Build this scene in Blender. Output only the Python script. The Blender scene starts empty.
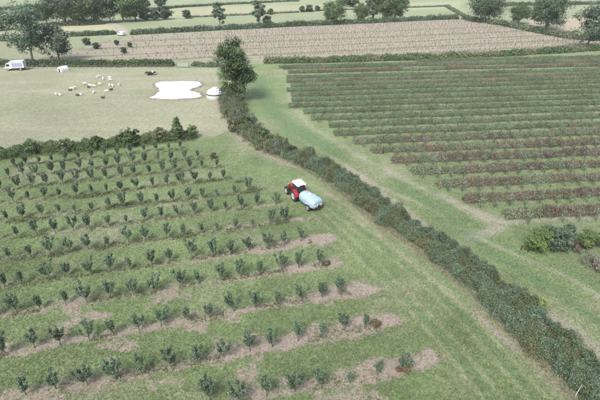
import bpy, math, random
import numpy as np
from mathutils import Vector, Matrix

R = math.radians
sc = bpy.context.scene
col = sc.collection

# ------------------------------------------------------------------ camera, sky, sun, exposure
CAM_H = 34.0                      # drone height, metres
F_PX, HOR = 430.0, -40.0          # focal length and horizon row, in pixels of the 600 x 400 photograph
PITCH = math.atan2(200 - HOR, F_PX)
cam_d = bpy.data.cameras.new('camera')
cam_d.sensor_width = 36.0
cam_d.lens = 36.0 * F_PX / 600.0
cam_d.clip_start = 0.5
cam_d.clip_end = 6000
cam = bpy.data.objects.new('camera', cam_d)
col.objects.link(cam)
cam.location = (0, 0, CAM_H)
cam.rotation_euler = (math.pi / 2 - PITCH, 0, 0)
sc.camera = cam

SUN_EL, SUN_AZ = 52.0, 205.0      # degrees; azimuth clockwise from +Y
world = bpy.data.worlds.new('World')
sc.world = world
world.use_nodes = True
wn, wl = world.node_tree.nodes, world.node_tree.links
wn.clear()
sky = wn.new('ShaderNodeTexSky')
sky.sky_type = 'NISHITA'
sky.sun_disc = False
sky.sun_elevation = R(SUN_EL)
sky.sun_rotation = R(SUN_AZ)
sky.air_density = 1.0
sky.dust_density = 4.0
sky.ozone_density = 1.0
hsv = wn.new('ShaderNodeHueSaturation')        # cloud cover: the sky's blue is mostly gone
hsv.inputs['Saturation'].default_value = 0.72
bg = wn.new('ShaderNodeBackground')
bg.inputs['Strength'].default_value = 0.12
wo = wn.new('ShaderNodeOutputWorld')
wl.new(sky.outputs[0], hsv.inputs['Color'])
wl.new(hsv.outputs[0], bg.inputs['Color'])
wl.new(bg.outputs[0], wo.inputs['Surface'])

sun_d = bpy.data.lights.new('sun', 'SUN')
sun_d.energy = 1.5
sun_d.angle = R(16)
sun_d.color = (1.0, 0.985, 0.96)
sun = bpy.data.objects.new('sun', sun_d)
col.objects.link(sun)
az, el = R(SUN_AZ), R(SUN_EL)
to_sun = Vector((math.sin(az) * math.cos(el), math.cos(az) * math.cos(el), math.sin(el)))
sun.rotation_euler = to_sun.to_track_quat('Z', 'Y').to_euler()
sun.location = (0, -40, 120)

sc.view_settings.view_transform = 'Standard'
sc.view_settings.look = 'None'
sc.view_settings.gamma = 1.0
sc.view_settings.exposure = 1.36
sc.view_settings.use_curve_mapping = False

# ------------------------------------------------------------------ helpers
rng = np.random.default_rng(7)
random.seed(7)
CP, SP = math.cos(PITCH), math.sin(PITCH)

def G(u, v):
    """Ground position (metres) of a spot measured in the 600 x 400 photograph."""
    k = v - 200.0
    d = F_PX * SP + k * CP
    return ((u - 300.0) / d * CAM_H, (F_PX * CP - k * SP) / d * CAM_H)

def GA(pts):
    return np.array([G(*p) for p in pts])

_lat = rng.random((256, 256))
def vnoise(x, y):
    x = np.asarray(x, float); y = np.asarray(y, float)
    xi = np.floor(x).astype(int); yi = np.floor(y).astype(int)
    fx = x - xi; fy = y - yi
    fx = fx * fx * (3 - 2 * fx); fy = fy * fy * (3 - 2 * fy)
    a = _lat[xi & 255, yi & 255]; b = _lat[(xi + 1) & 255, yi & 255]
    c = _lat[xi & 255, (yi + 1) & 255]; d = _lat[(xi + 1) & 255, (yi + 1) & 255]
    return (a * (1 - fx) + b * fx) * (1 - fy) + (c * (1 - fx) + d * fx) * fy

def fbm(x, y, s, o=3):
    r = 0; a = .5; t = 0
    for i in range(o):
        r = r + a * vnoise(x / s + 17.3 * i, y / s + 9.1 * i); t += a
        a *= .5; s *= .5
    return r / t

def sstep(a, b, x):
    t = np.clip((x - a) / (b - a), 0, 1)
    return t * t * (3 - 2 * t)

def pdist(x, y, P):
    """distance to a polyline and signed side (positive on its right when walking along it)"""
    best = np.full(np.shape(x), 1e9); side = np.zeros(np.shape(x))
    for (ax, ay), (bx, by) in zip(P[:-1], P[1:]):
        dx, dy = bx - ax, by - ay
        L2 = dx * dx + dy * dy
        t = np.clip(((x - ax) * dx + (y - ay) * dy) / L2, 0, 1)
        d = np.hypot(x - ax - t * dx, y - ay - t * dy)
        s = (x - ax) * dy - (y - ay) * dx
        m = d < best
        best = np.where(m, d, best); side = np.where(m, s, side)
    return best, np.sign(side)

def inpoly(x, y, P):
    ins = np.zeros(np.shape(x), bool)
    n = len(P)
    for i in range(n):
        x1, y1 = P[i]; x2, y2 = P[(i + 1) % n]
        c = ((y1 > y) != (y2 > y)) & (x < (x2 - x1) * (y - y1) / (y2 - y1 + 1e-12) + x1)
        ins ^= c
    return ins

def ground_z(x, y):
    x = np.asarray(x, float); y = np.asarray(y, float)
    return (fbm(x, y, 14.0, 2) - .5) * .22 + (fbm(x + 50, y, 1.7, 2) - .5) * .07

def gz(x, y):
    return float(ground_z(x, y))

def ordinal(n):
    words = ['zeroth', 'first', 'second', 'third', 'fourth', 'fifth', 'sixth', 'seventh', 'eighth', 'ninth', 'tenth',
             'eleventh', 'twelfth', 'thirteenth', 'fourteenth', 'fifteenth', 'sixteenth', 'seventeenth', 'eighteenth',
             'nineteenth', 'twentieth']
    if n <= 20: return words[n]
    return str(n) + ('th' if 10 <= n % 100 <= 20 else {1: 'st', 2: 'nd', 3: 'rd'}.get(n % 10, 'th'))

def tag(o, label=None, cat=None, group=None, kind=None):
    if label: o['label'] = label
    if cat: o['category'] = cat
    if group: o['group'] = group
    if kind: o['kind'] = kind
    return o

def empty(name, loc, rz=0.0, sc_=1.0):
    o = bpy.data.objects.new(name, None)
    o.empty_display_size = .3
    o.location = loc
    o.rotation_euler = (0, 0, rz)
    o.scale = (sc_,) * 3 if not hasattr(sc_, '__len__') else sc_
    col.objects.link(o)
    return o

def inst(name, me, parent=None, loc=None, rz=None, scale=None):
    o = bpy.data.objects.new(name, me)
    o.parent = parent
    if loc is not None: o.location = loc
    if rz is not None: o.rotation_euler = (0, 0, rz)
    if scale is not None: o.scale = scale
    col.objects.link(o)
    return o

def np_mesh(name, V, Fq, mat, colors=None, attr='lc', smooth=False, floats=None):
    """mesh from numpy arrays; faces all of one size; optional per-face colours"""
    V = np.asarray(V, np.float32); Fq = np.asarray(Fq, np.int32)
    me = bpy.data.meshes.new(name)
    nf, k = Fq.shape
    me.vertices.add(len(V)); me.vertices.foreach_set('co', V.ravel())
    me.loops.add(nf * k); me.loops.foreach_set('vertex_index', Fq.ravel())
    me.polygons.add(nf)
    me.polygons.foreach_set('loop_start', np.arange(nf, dtype=np.int32) * k)
    me.polygons.foreach_set('loop_total', np.full(nf, k, np.int32))
    if smooth: me.polygons.foreach_set('use_smooth', np.ones(nf, bool))
    if colors is not None:
        dom = 'FACE' if len(colors) == nf else 'POINT'
        a = me.attributes.new(attr, 'FLOAT_COLOR', dom)
        c4 = np.ones((len(colors), 4), np.float32); c4[:, :3] = colors
        a.data.foreach_set('color', c4.ravel())
    if floats:
        for nme, arr in floats.items():
            a = me.attributes.new(nme, 'FLOAT', 'POINT')
            a.data.foreach_set('value', np.asarray(arr, np.float32))
    me.update(calc_edges=True)
    me.validate()
    if mat: me.materials.append(mat)
    return me

class MB:
    """collects boxes, tubes, lathes and prisms into one mesh"""
    def __init__(s): s.v = []; s.f = []
    def add(s, vs, fs):
        o = len(s.v); s.v += [tuple(p) for p in vs]; s.f += [tuple(i + o for i in f) for f in fs]
    def box(s, c, d, rot=None):
        x, y, z = d[0] / 2, d[1] / 2, d[2] / 2
        P = [Vector(p) for p in ((-x, -y, -z), (x, -y, -z), (x, y, -z), (-x, y, -z), (-x, -y, z), (x, -y, z), (x, y, z), (-x, y, z))]
        if rot is not None: P = [rot @ p for p in P]
        P = [p + Vector(c) for p in P]
        s.add(P, [(0, 3, 2, 1), (4, 5, 6, 7), (0, 1, 5, 4), (1, 2, 6, 5), (2, 3, 7, 6), (3, 0, 4, 7)])
    def hexa(s, P):
        s.add(P, [(0, 3, 2, 1), (4, 5, 6, 7), (0, 1, 5, 4), (1, 2, 6, 5), (2, 3, 7, 6), (3, 0, 4, 7)])
    def tube(s, pts, rad, n=6, cap=True):
        pts = [Vector(p) for p in pts]
        rings = []
        for i, p in enumerate(pts):
            d = (pts[min(i + 1, len(pts) - 1)] - pts[max(i - 1, 0)])
            d = d.normalized() if d.length > 1e-9 else Vector((0, 0, 1))
            a = d.cross(Vector((0, 0, 1)) if abs(d.z) < .9 else Vector((1, 0, 0))).normalized()
            b = d.cross(a)
            r = rad[i] if hasattr(rad, '__len__') else rad
            rings.append([p + (a * math.cos(2 * math.pi * k / n) + b * math.sin(2 * math.pi * k / n)) * r for k in range(n)])
        vs = [q for ring in rings for q in ring]
        fs = []
        for i in range(len(pts) - 1):
            for k in range(n):
                fs.append((i * n + k, i * n + (k + 1) % n, (i + 1) * n + (k + 1) % n, (i + 1) * n + k))
        if cap:
            fs.append(tuple(range(n))[::-1]); fs.append(tuple((len(pts) - 1) * n + k for k in range(n)))
        s.add(vs, fs)
    def lathe(s, prof, n=20, axis='z', c=(0, 0, 0), close=False):
        """prof: list of (radius, height) pairs"""
        vs = []
        for r, h in prof:
            for k in range(n):
                a = 2 * math.pi * k / n
                q = (r * math.cos(a), r * math.sin(a), h)
                if axis == 'x': q = (q[2], q[0], q[1])
                if axis == 'y': q = (q[0], q[2], q[1])
                vs.append((q[0] + c[0], q[1] + c[1], q[2] + c[2]))
        m = len(prof)
        fs = []
        for i in range(m if close else m - 1):
            for k in range(n):
                j = (i + 1) % m
                fs.append((i * n + k, i * n + (k + 1) % n, j * n + (k + 1) % n, j * n + k))
        if not close:
            fs.append(tuple(range(n))[::-1]); fs.append(tuple((m - 1) * n + k for k in range(n)))
        s.add(vs, fs)
    def loft(s, secs):
        """secs: list of equal-length closed loops"""
        n = len(secs[0]); vs = [p for q in secs for p in q]; fs = []
        for i in range(len(secs) - 1):
            for k in range(n):
                fs.append((i * n + k, i * n + (k + 1) % n, (i + 1) * n + (k + 1) % n, (i + 1) * n + k))
        fs.append(tuple(range(n))[::-1]); fs.append(tuple((len(secs) - 1) * n + k for k in range(n)))
        s.add(vs, fs)
    def mesh(s, name, mat, smooth=False):
        me = bpy.data.meshes.new(name)
        me.from_pydata(s.v, [], s.f)
        import bmesh
        b = bmesh.new(); b.from_mesh(me); bmesh.ops.recalc_face_normals(b, faces=b.faces); b.to_mesh(me); b.free()
        if smooth:
            me.polygons.foreach_set('use_smooth', np.ones(len(me.polygons), bool))
            me.set_sharp_from_angle(angle=R(40))
        me.materials.append(mat)
        return me
    def build(s, name, mat, parent=None, smooth=False, bevel=0.0):
        o = inst(name, s.mesh(name, mat, smooth), parent)
        if bevel:
            m = o.modifiers.new('bevel', 'BEVEL'); m.width = bevel; m.segments = 2; m.limit_method = 'ANGLE'; m.angle_limit = R(35)
        return o

# ------------------------------------------------------------------ materials
def new_mat(name):
    m = bpy.data.materials.new(name); m.use_nodes = True
    nt = m.node_tree
    return m, nt.nodes, nt.links, nt.nodes['Principled BSDF']

def plain(name, c, rough=.6, metal=0.0, var=.12, scale=6.0, spec=.4):
    """a base colour with fine grime and grain"""
    m, n, l, b = new_mat(name)
    tc = n.new('ShaderNodeTexCoord')
    nz = n.new('ShaderNodeTexNoise'); nz.inputs['Scale'].default_value = scale; nz.inputs['Detail'].default_value = 5
    l.new(tc.outputs['Object'], nz.inputs['Vector'])
    mx = n.new('ShaderNodeMix'); mx.data_type = 'RGBA'
    mx.inputs[6].default_value = (*[max(0, x * (1 - var * 1.6)) for x in c], 1)
    mx.inputs[7].default_value = (*[min(1, x * (1 + var)) for x in c], 1)
    l.new(nz.outputs['Fac'], mx.inputs[0]); l.new(mx.outputs[2], b.inputs['Base Color'])
    b.inputs['Roughness'].default_value = rough; b.inputs['Metallic'].default_value = metal
    b.inputs['Specular IOR Level'].default_value = spec
    return m

def leaf_mat():
    """leaf colour comes from each leaf's own attribute; a third of the light passes through the leaf"""
    m, n, l, b = new_mat('leaf')
    at = n.new('ShaderNodeAttribute'); at.attribute_name = 'lc'
    oi = n.new('ShaderNodeObjectInfo')
    hs = n.new('ShaderNodeHueSaturation')
    mr = n.new('ShaderNodeMapRange'); mr.inputs[3].default_value = .82; mr.inputs[4].default_value = 1.2
    l.new(oi.outputs['Random'], mr.inputs[0]); l.new(mr.outputs[0], hs.inputs['Value'])
    mr2 = n.new('ShaderNodeMapRange'); mr2.inputs[3].default_value = .488; mr2.inputs[4].default_value = .512
    l.new(oi.outputs['Random'], mr2.inputs[0]); l.new(mr2.outputs[0], hs.inputs['Hue'])
    hs.inputs['Saturation'].default_value = 1.16
    l.new(at.outputs['Color'], hs.inputs['Color'])
    l.new(hs.outputs[0], b.inputs['Base Color'])
    b.inputs['Roughness'].default_value = .55; b.inputs['Specular IOR Level'].default_value = .35
    tr = n.new('ShaderNodeBsdfTranslucent'); l.new(hs.outputs[0], tr.inputs['Color'])
    mx = n.new('ShaderNodeMixShader'); mx.inputs[0].default_value = .3
    l.new(b.outputs[0], mx.inputs[1]); l.new(tr.outputs[0], mx.inputs[2])
    l.new(mx.outputs[0], n['Material Output'].inputs['Surface'])
    return m

def bark_mat(name, c):
    m, n, l, b = new_mat(name)
    tc = n.new('ShaderNodeTexCoord')
    mp = n.new('ShaderNodeMapping'); mp.inputs['Scale'].default_value = (14, 14, 3)
    nz = n.new('ShaderNodeTexNoise'); nz.inputs['Scale'].default_value = 2.5; nz.inputs['Detail'].default_value = 6
    l.new(tc.outputs['Object'], mp.inputs[0]); l.new(mp.outputs[0], nz.inputs['Vector'])
    cr = n.new('ShaderNodeValToRGB')
    cr.color_ramp.elements[0].color = (*[x * .5 for x in c], 1); cr.color_ramp.elements[0].position = .3
    cr.color_ramp.elements[1].color = (*[x * 1.4 for x in c], 1); cr.color_ramp.elements[1].position = .7
    l.new(nz.outputs['Fac'], cr.inputs[0]); l.new(cr.outputs[0], b.inputs['Base Color'])
    bp = n.new('ShaderNodeBump'); bp.inputs['Strength'].default_value = .6; l.new(nz.outputs['Fac'], bp.inputs['Height'])
    l.new(bp.outputs[0], b.inputs['Normal'])
    b.inputs['Roughness'].default_value = .9
    return m

def ground_mat():
    m, n, l, b = new_mat('field_ground')
    base = n.new('ShaderNodeAttribute'); base.attribute_name = 'base'
    soil = n.new('ShaderNodeAttribute'); soil.attribute_name = 'soil'
    geo = n.new('ShaderNodeNewGeometry')
    def noise(scale, detail, rough=.6, off=0):
        mp = n.new('ShaderNodeMapping'); mp.inputs['Location'].default_value = (off, off * .7, off * .3)
        l.new(geo.outputs['Position'], mp.inputs[0])
        t = n.new('ShaderNodeTexNoise'); t.inputs['Scale'].default_value = scale; t.inputs['Detail'].default_value = detail
        t.inputs['Roughness'].default_value = rough
        l.new(mp.outputs[0], t.inputs['Vector']); return t
    def math_(op, a, b_, clamp=False):
        k = n.new('ShaderNodeMath'); k.operation = op; k.use_clamp = clamp
        for i, q in enumerate((a, b_)):
            if isinstance(q, (int, float)): k.inputs[i].default_value = q
            else: l.new(q, k.inputs[i])
        return k.outputs[0]
    n1 = noise(.9, 6, .65); n2 = noise(5.0, 5, .7, 11); n3 = noise(22.0, 3, .7, 5)
    # grass: tufts and thatch
    v = math_('ADD', math_('MULTIPLY', n1.outputs['Fac'], .4), math_('ADD', math_('MULTIPLY', n2.outputs['Fac'], 1.3), math_('MULTIPLY', n3.outputs['Fac'], .3)))
    v = math_('ADD', math_('MULTIPLY', math_('SUBTRACT', v, 1.0), 2.2), 1.0)
    sep = n.new('ShaderNodeVectorMath'); sep.operation = 'SCALE'
    l.new(base.outputs['Vector'], sep.inputs[0]); l.new(v, sep.inputs['Scale'])
    straw = n.new('ShaderNodeMix'); straw.data_type = 'RGBA'
    straw.inputs[7].default_value = (.265, .262, .172, 1)
    l.new(sep.outputs[0], straw.inputs[6])
    ns = noise(5.0, 6, .75, 31)
    l.new(math_('MULTIPLY', math_('SUBTRACT', ns.outputs['Fac'], .5), 2.4, True), straw.inputs[0])
    # bare soil breaks through in ragged patches
    sm = math_('ADD', soil.outputs['Fac'], math_('MULTIPLY', math_('SUBTRACT', n2.outputs['Fac'], .5), 1.5))
    sm = math_('ADD', sm, math_('MULTIPLY', math_('SUBTRACT', n1.outputs['Fac'], .5), 1.5))
    sm = math_('MULTIPLY', math_('SUBTRACT', sm, .42), 3.6, True)
    sc_ = n.new('ShaderNodeValToRGB')
    sc_.color_ramp.elements[0].position = .3; sc_.color_ramp.elements[0].color = (.140, .115, .092, 1)
    sc_.color_ramp.elements[1].position = .62; sc_.color_ramp.elements[1].color = (.365, .312, .256, 1)
    ns2 = noise(3.5, 8, .75, 77); l.new(ns2.outputs['Fac'], sc_.inputs[0])
    mx = n.new('ShaderNodeMix'); mx.data_type = 'RGBA'
    l.new(sm, mx.inputs[0]); l.new(straw.outputs[2], mx.inputs[6]); l.new(sc_.outputs[0], mx.inputs[7])
    l.new(mx.outputs[2], b.inputs['Base Color'])
    bp = n.new('ShaderNodeBump'); bp.inputs['Strength'].default_value = .9; bp.inputs['Distance'].default_value = .12
    l.new(math_('ADD', n2.outputs['Fac'], n3.outputs['Fac']), bp.inputs['Height']); l.new(bp.outputs[0], b.inputs['Normal'])
    b.inputs['Roughness'].default_value = .95; b.inputs['Specular IOR Level'].default_value = .1
    return m

M_LEAF = leaf_mat()
M_BARK = bark_mat('bark', (.10, .085, .07))
M_PALEBARK = bark_mat('grey_bark', (.17, .155, .135))
M_CORE = bark_mat('core_fill', (.085, .090, .055))  # for the opaque cores that stop light inside hedges and bush rows
M_GROUND = ground_mat()

# ------------------------------------------------------------------ layout of the fields
D = np.array([math.cos(R(14.5)), math.sin(R(14.5))])       # direction of the orchard rows
N = np.array([-D[1], D[0]])
DB = np.array([math.cos(R(5.7)), math.sin(R(5.7))])        # direction of the bush rows
NB = np.array([-DB[1], DB[0]])

HEDGE_BASE = GA([(262, 150), (300, 166), (335, 187), (375, 220), (415, 247), (440, 267), (475, 295), (515, 337), (550, 370), (572, 395), (606, 440), (640, 500)])
def offset(P, d):
    P = np.asarray(P); T = np.gradient(P, axis=0); T /= np.linalg.norm(T, axis=1)[:, None]
    return P + np.stack([T[:, 1], -T[:, 0]], 1) * d
LONG = offset(HEDGE_BASE, -1.95)                         # centre line of the long hedge (to its right, seen from the camera)
SCRUB = GA([(228, 101), (232, 110), (239, 122), (252, 136), (272, 148), (292, 158)])
DIVIDE = np.vstack([GA([(150, 30), (215, 66), (226, 92)]), SCRUB, LONG[1:]])   # left of it orchard and pasture, right of it lane and bushes
MIDHEDGE = GA([(-110, 167), (-40, 161), (0, 157), (50, 152), (100, 148), (150, 142.5), (197, 137)])
BUSH_EDGE = GA([(520, 226), (508, 217), (472, 203), (440, 190), (405, 172.5), (397, 162), (355, 149), (350, 141), (326, 134), (326, 126), (309, 119), (302, 113), (290, 108), (288, 100), (288, 92), (288, 85), (287, 78), (288, 71), (275, 66)])
PASTURE = np.vstack([MIDHEDGE, GA([(215, 136), (228, 131), (229, 112), (222, 96), (216, 68), (28, 67), (-120, 68)])])
FARFIELD = GA([(60, 56), (150, 60), (262, 60.5), (420, 57), (600, 46), (700, 42), (600, 41), (540, 31), (500, 26), (462, 19.5), (400, 22), (300, 26.5), (200, 32.5), (130, 36.5), (100, 42)])
TOPLINE = GA([(-300, 66.5), (176, 66), (215, 66), (262, 63.8), (330, 62), (420, 59.5), (500, 56), (560, 52.5), (620, 49), (700, 45)])
LEFTROUGH = GA([(-140, 62), (60, 60), (110, 58), (130, 37), (70, 38), (-150, 44)])

ROWS = {   # tree positions along each orchard row as they stand in the photograph, front row first, with a size letter each
 0: ([(210, 401), (238, 399), (267, 396), (295, 392), (322, 389), (350, 383.5), (377, 375), (403, 370)], 'bbmbmtsm'),
 1: ([(26, 395), (56, 388.5), (87.5, 385), (116, 379.5), (142.5, 374), (171, 367.5), (197.5, 362.5), (224, 356.5), (250, 351), (272.5, 347.5), (298, 341.5), (321, 336), (344.5, 331), (366, 327)], 'mmbbmbmbmbmsms'),
 2: ([(6, 353.7), (35, 348), (60, 345), (90, 341), (114, 335), (139, 330), (161, 326), (187.5, 320), (210, 317.5), (234, 311.5), (255, 307.5), (277.5, 304), (302, 300), (322, 297), (342, 292.5)], 'mmbbmbbsmbmsbmm'),
 3: ([(-6, 318), (17.5, 313), (40, 309.5), (65.5, 305), (87.5, 302.5), (111, 298.7), (134, 295.5), (155, 293), (179.5, 287.5), (200, 284), (222, 280.5), (240.5, 277), (260, 275), (282, 271), (299, 267.5), (319, 265)], 'mbssbmbbbsbbsbmm'),
 4: ([(4.5, 287.5), (24, 284.5), (49, 280.5), (68, 277), (92, 275), (111, 272.5), (130.5, 270), (152, 266), (170.5, 262), (192, 259), (212.5, 257), (230.5, 254.5), (249, 251), (267, 248.5), (284, 245.5), (301, 241.5)], 'ssbmbmsmmbmmmbmm'),
 5: ([(-8, 263), (10.5, 260), (31, 257), (52, 254.5), (71, 252.5), (89, 250), (109, 247), (129, 243.5), (146, 241), (166, 238), (184, 235.5), (203, 233.5), (217.5, 231), (235.5, 229), (252.5, 226), (269, 224), (286, 221.5)], 'sssbbmsbmmsststmb'),
 6: ([(0, 240), (17.5, 237.5), (37.5, 235), (55.5, 233), (74, 231), (90.5, 229), (110, 226), (126, 224), (145, 221.5), (162, 219.5), (179, 217), (195, 215), (211, 213), (227, 211), (242, 209), (257.5, 206.5), (276, 204.5)], 'ssmmbmstmsbmmsmmb'),
 7: ([(-6, 222.5), (8.7, 221), (23, 219.5), (43, 217), (59, 214.5), (75, 212.5), (93, 211), (110, 209), (125, 207.5), (142, 205.5), (158, 203.5), (174, 202), (189, 200), (203, 198), (217, 196.3), (235, 194), (248, 192)], 'ssmmstssmmsmmsttm'),
 8: ([(-2, 204), (14, 202.5), (30, 200.5), (45, 199), (60, 197.5), (77, 196.5), (92, 195), (108, 193.5), (122, 192), (138, 190), (153, 188.3), (167.5, 186.2), (182, 184.5), (196, 183), (210, 181.3), (224, 179.5)], 'smsmsmssmmsmbmss'),
 9: ([(2.5, 190), (19.5, 188.5), (33, 187), (48, 185.5), (63, 184), (77.5, 182.5), (92.5, 181), (108, 179.3), (122, 177.8), (135, 176.3), (149, 175), (162, 173.5), (175, 172.3), (190, 170.5), (203, 169), (217, 167.5)], 'mmmmbbbmmmsmmmss'),
 10: ([(10, 178), (23, 176.5), (37.5, 175), (52.5, 173.8), (66, 172.5), (80.5, 171), (93, 169.7), (107, 168.2), (120, 166.8), (133, 165.3), (146, 164), (159.5, 162.5), (171, 161.3), (185, 159.8), (197.5, 158.3)], 'smbmmbmmmbmbmms'),
 11: ([(14, 167), (27, 165.5), (40, 164), (53, 162.6), (66, 161.2), (79, 159.8), (92, 158.5), (105, 157), (118, 155.5), (131, 154.2), (144, 152.8), (157, 151.3), (169, 150), (181, 148.6)], 'smssmsmmsmsmss'),
 12: ([(66, 151.8), (80, 150.5), (93, 149.2), (105, 148), (118, 146.8), (131, 145.3)], 'sstsms'),
}
ROW_N = {}
ROW_T = {}
for r_, (pts, s_) in ROWS.items():
    P = GA(pts)
    ROW_N[r_] = float((P @ N).mean()); ROW_T[r_] = ((P @ D).min(), (P @ D).max())

# soil strips: how bare each row is at its left and right end, and how far past the last tree the bare ground runs
BARE = {0: (.55, 1.0), 1: (.62, 1.0), 2: (.62, .95), 3: (.5, 1.0), 4: (.35, 1.0), 5: (.36, .6), 6: (.34, .36), 7: (.30, .26), 8: (.3, .24), 9: (.3, .2), 10: (.3, .2), 11: (.25, .15), 12: (.2, .1)}

T_TRACKS = [GA([(318, 213), (350, 243), (400, 292), (450, 345), (495, 402)]),
            GA([(330, 205), (365, 232), (420, 275), (470, 322), (540, 402)]),
            GA([(300, 178), (345, 205), (390, 245), (430, 280), (470, 310), (520, 355), (565, 405)])]
LANE_PALE = [(GA([(345, 168), (398, 204), (452, 249), (502, 285), (560, 322), (620, 368)]), 1.0, .75),
             (GA([(296, 136), (330, 156), (380, 187), (430, 208), (470, 234), (520, 256), (560, 273), (610, 303)]), .55, .6),
             (GA([(288, 80), (292, 105), (312, 128), (352, 152), (400, 178), (450, 200), (505, 222)]), 1.1, .5),
             (GA([(440, 196), (475, 213), (500, 228), (470, 238)]), 1.3, .7),
             (GA([(500, 222), (560, 218), (640, 216)]), .9, .6)]
LANE_LUSH = [(GA([(255, 78), (263, 92), (272, 110), (290, 126), (330, 150)]), 3.0, .9),
             (GA([(395, 180), (440, 212), (490, 252), (545, 285), (610, 330)]), 1.1, .8),
             (GA([(430, 190), (480, 232), (540, 262), (600, 283)]), .7, .5)]

C_GRASS = np.array([.144, .194, .090]); C_DRY = np.array([.235, .246, .160]); C_PAST = np.array([.240, .252, .164])
C_LUSH = np.array([.110, .174, .086]); C_PALE = np.array([.325, .302, .242]); C_MEADOW = np.array([.212, .242, .148])
C_FAR = np.array([.318, .285, .235]); C_STRAW = np.array([.34, .33, .21])

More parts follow.
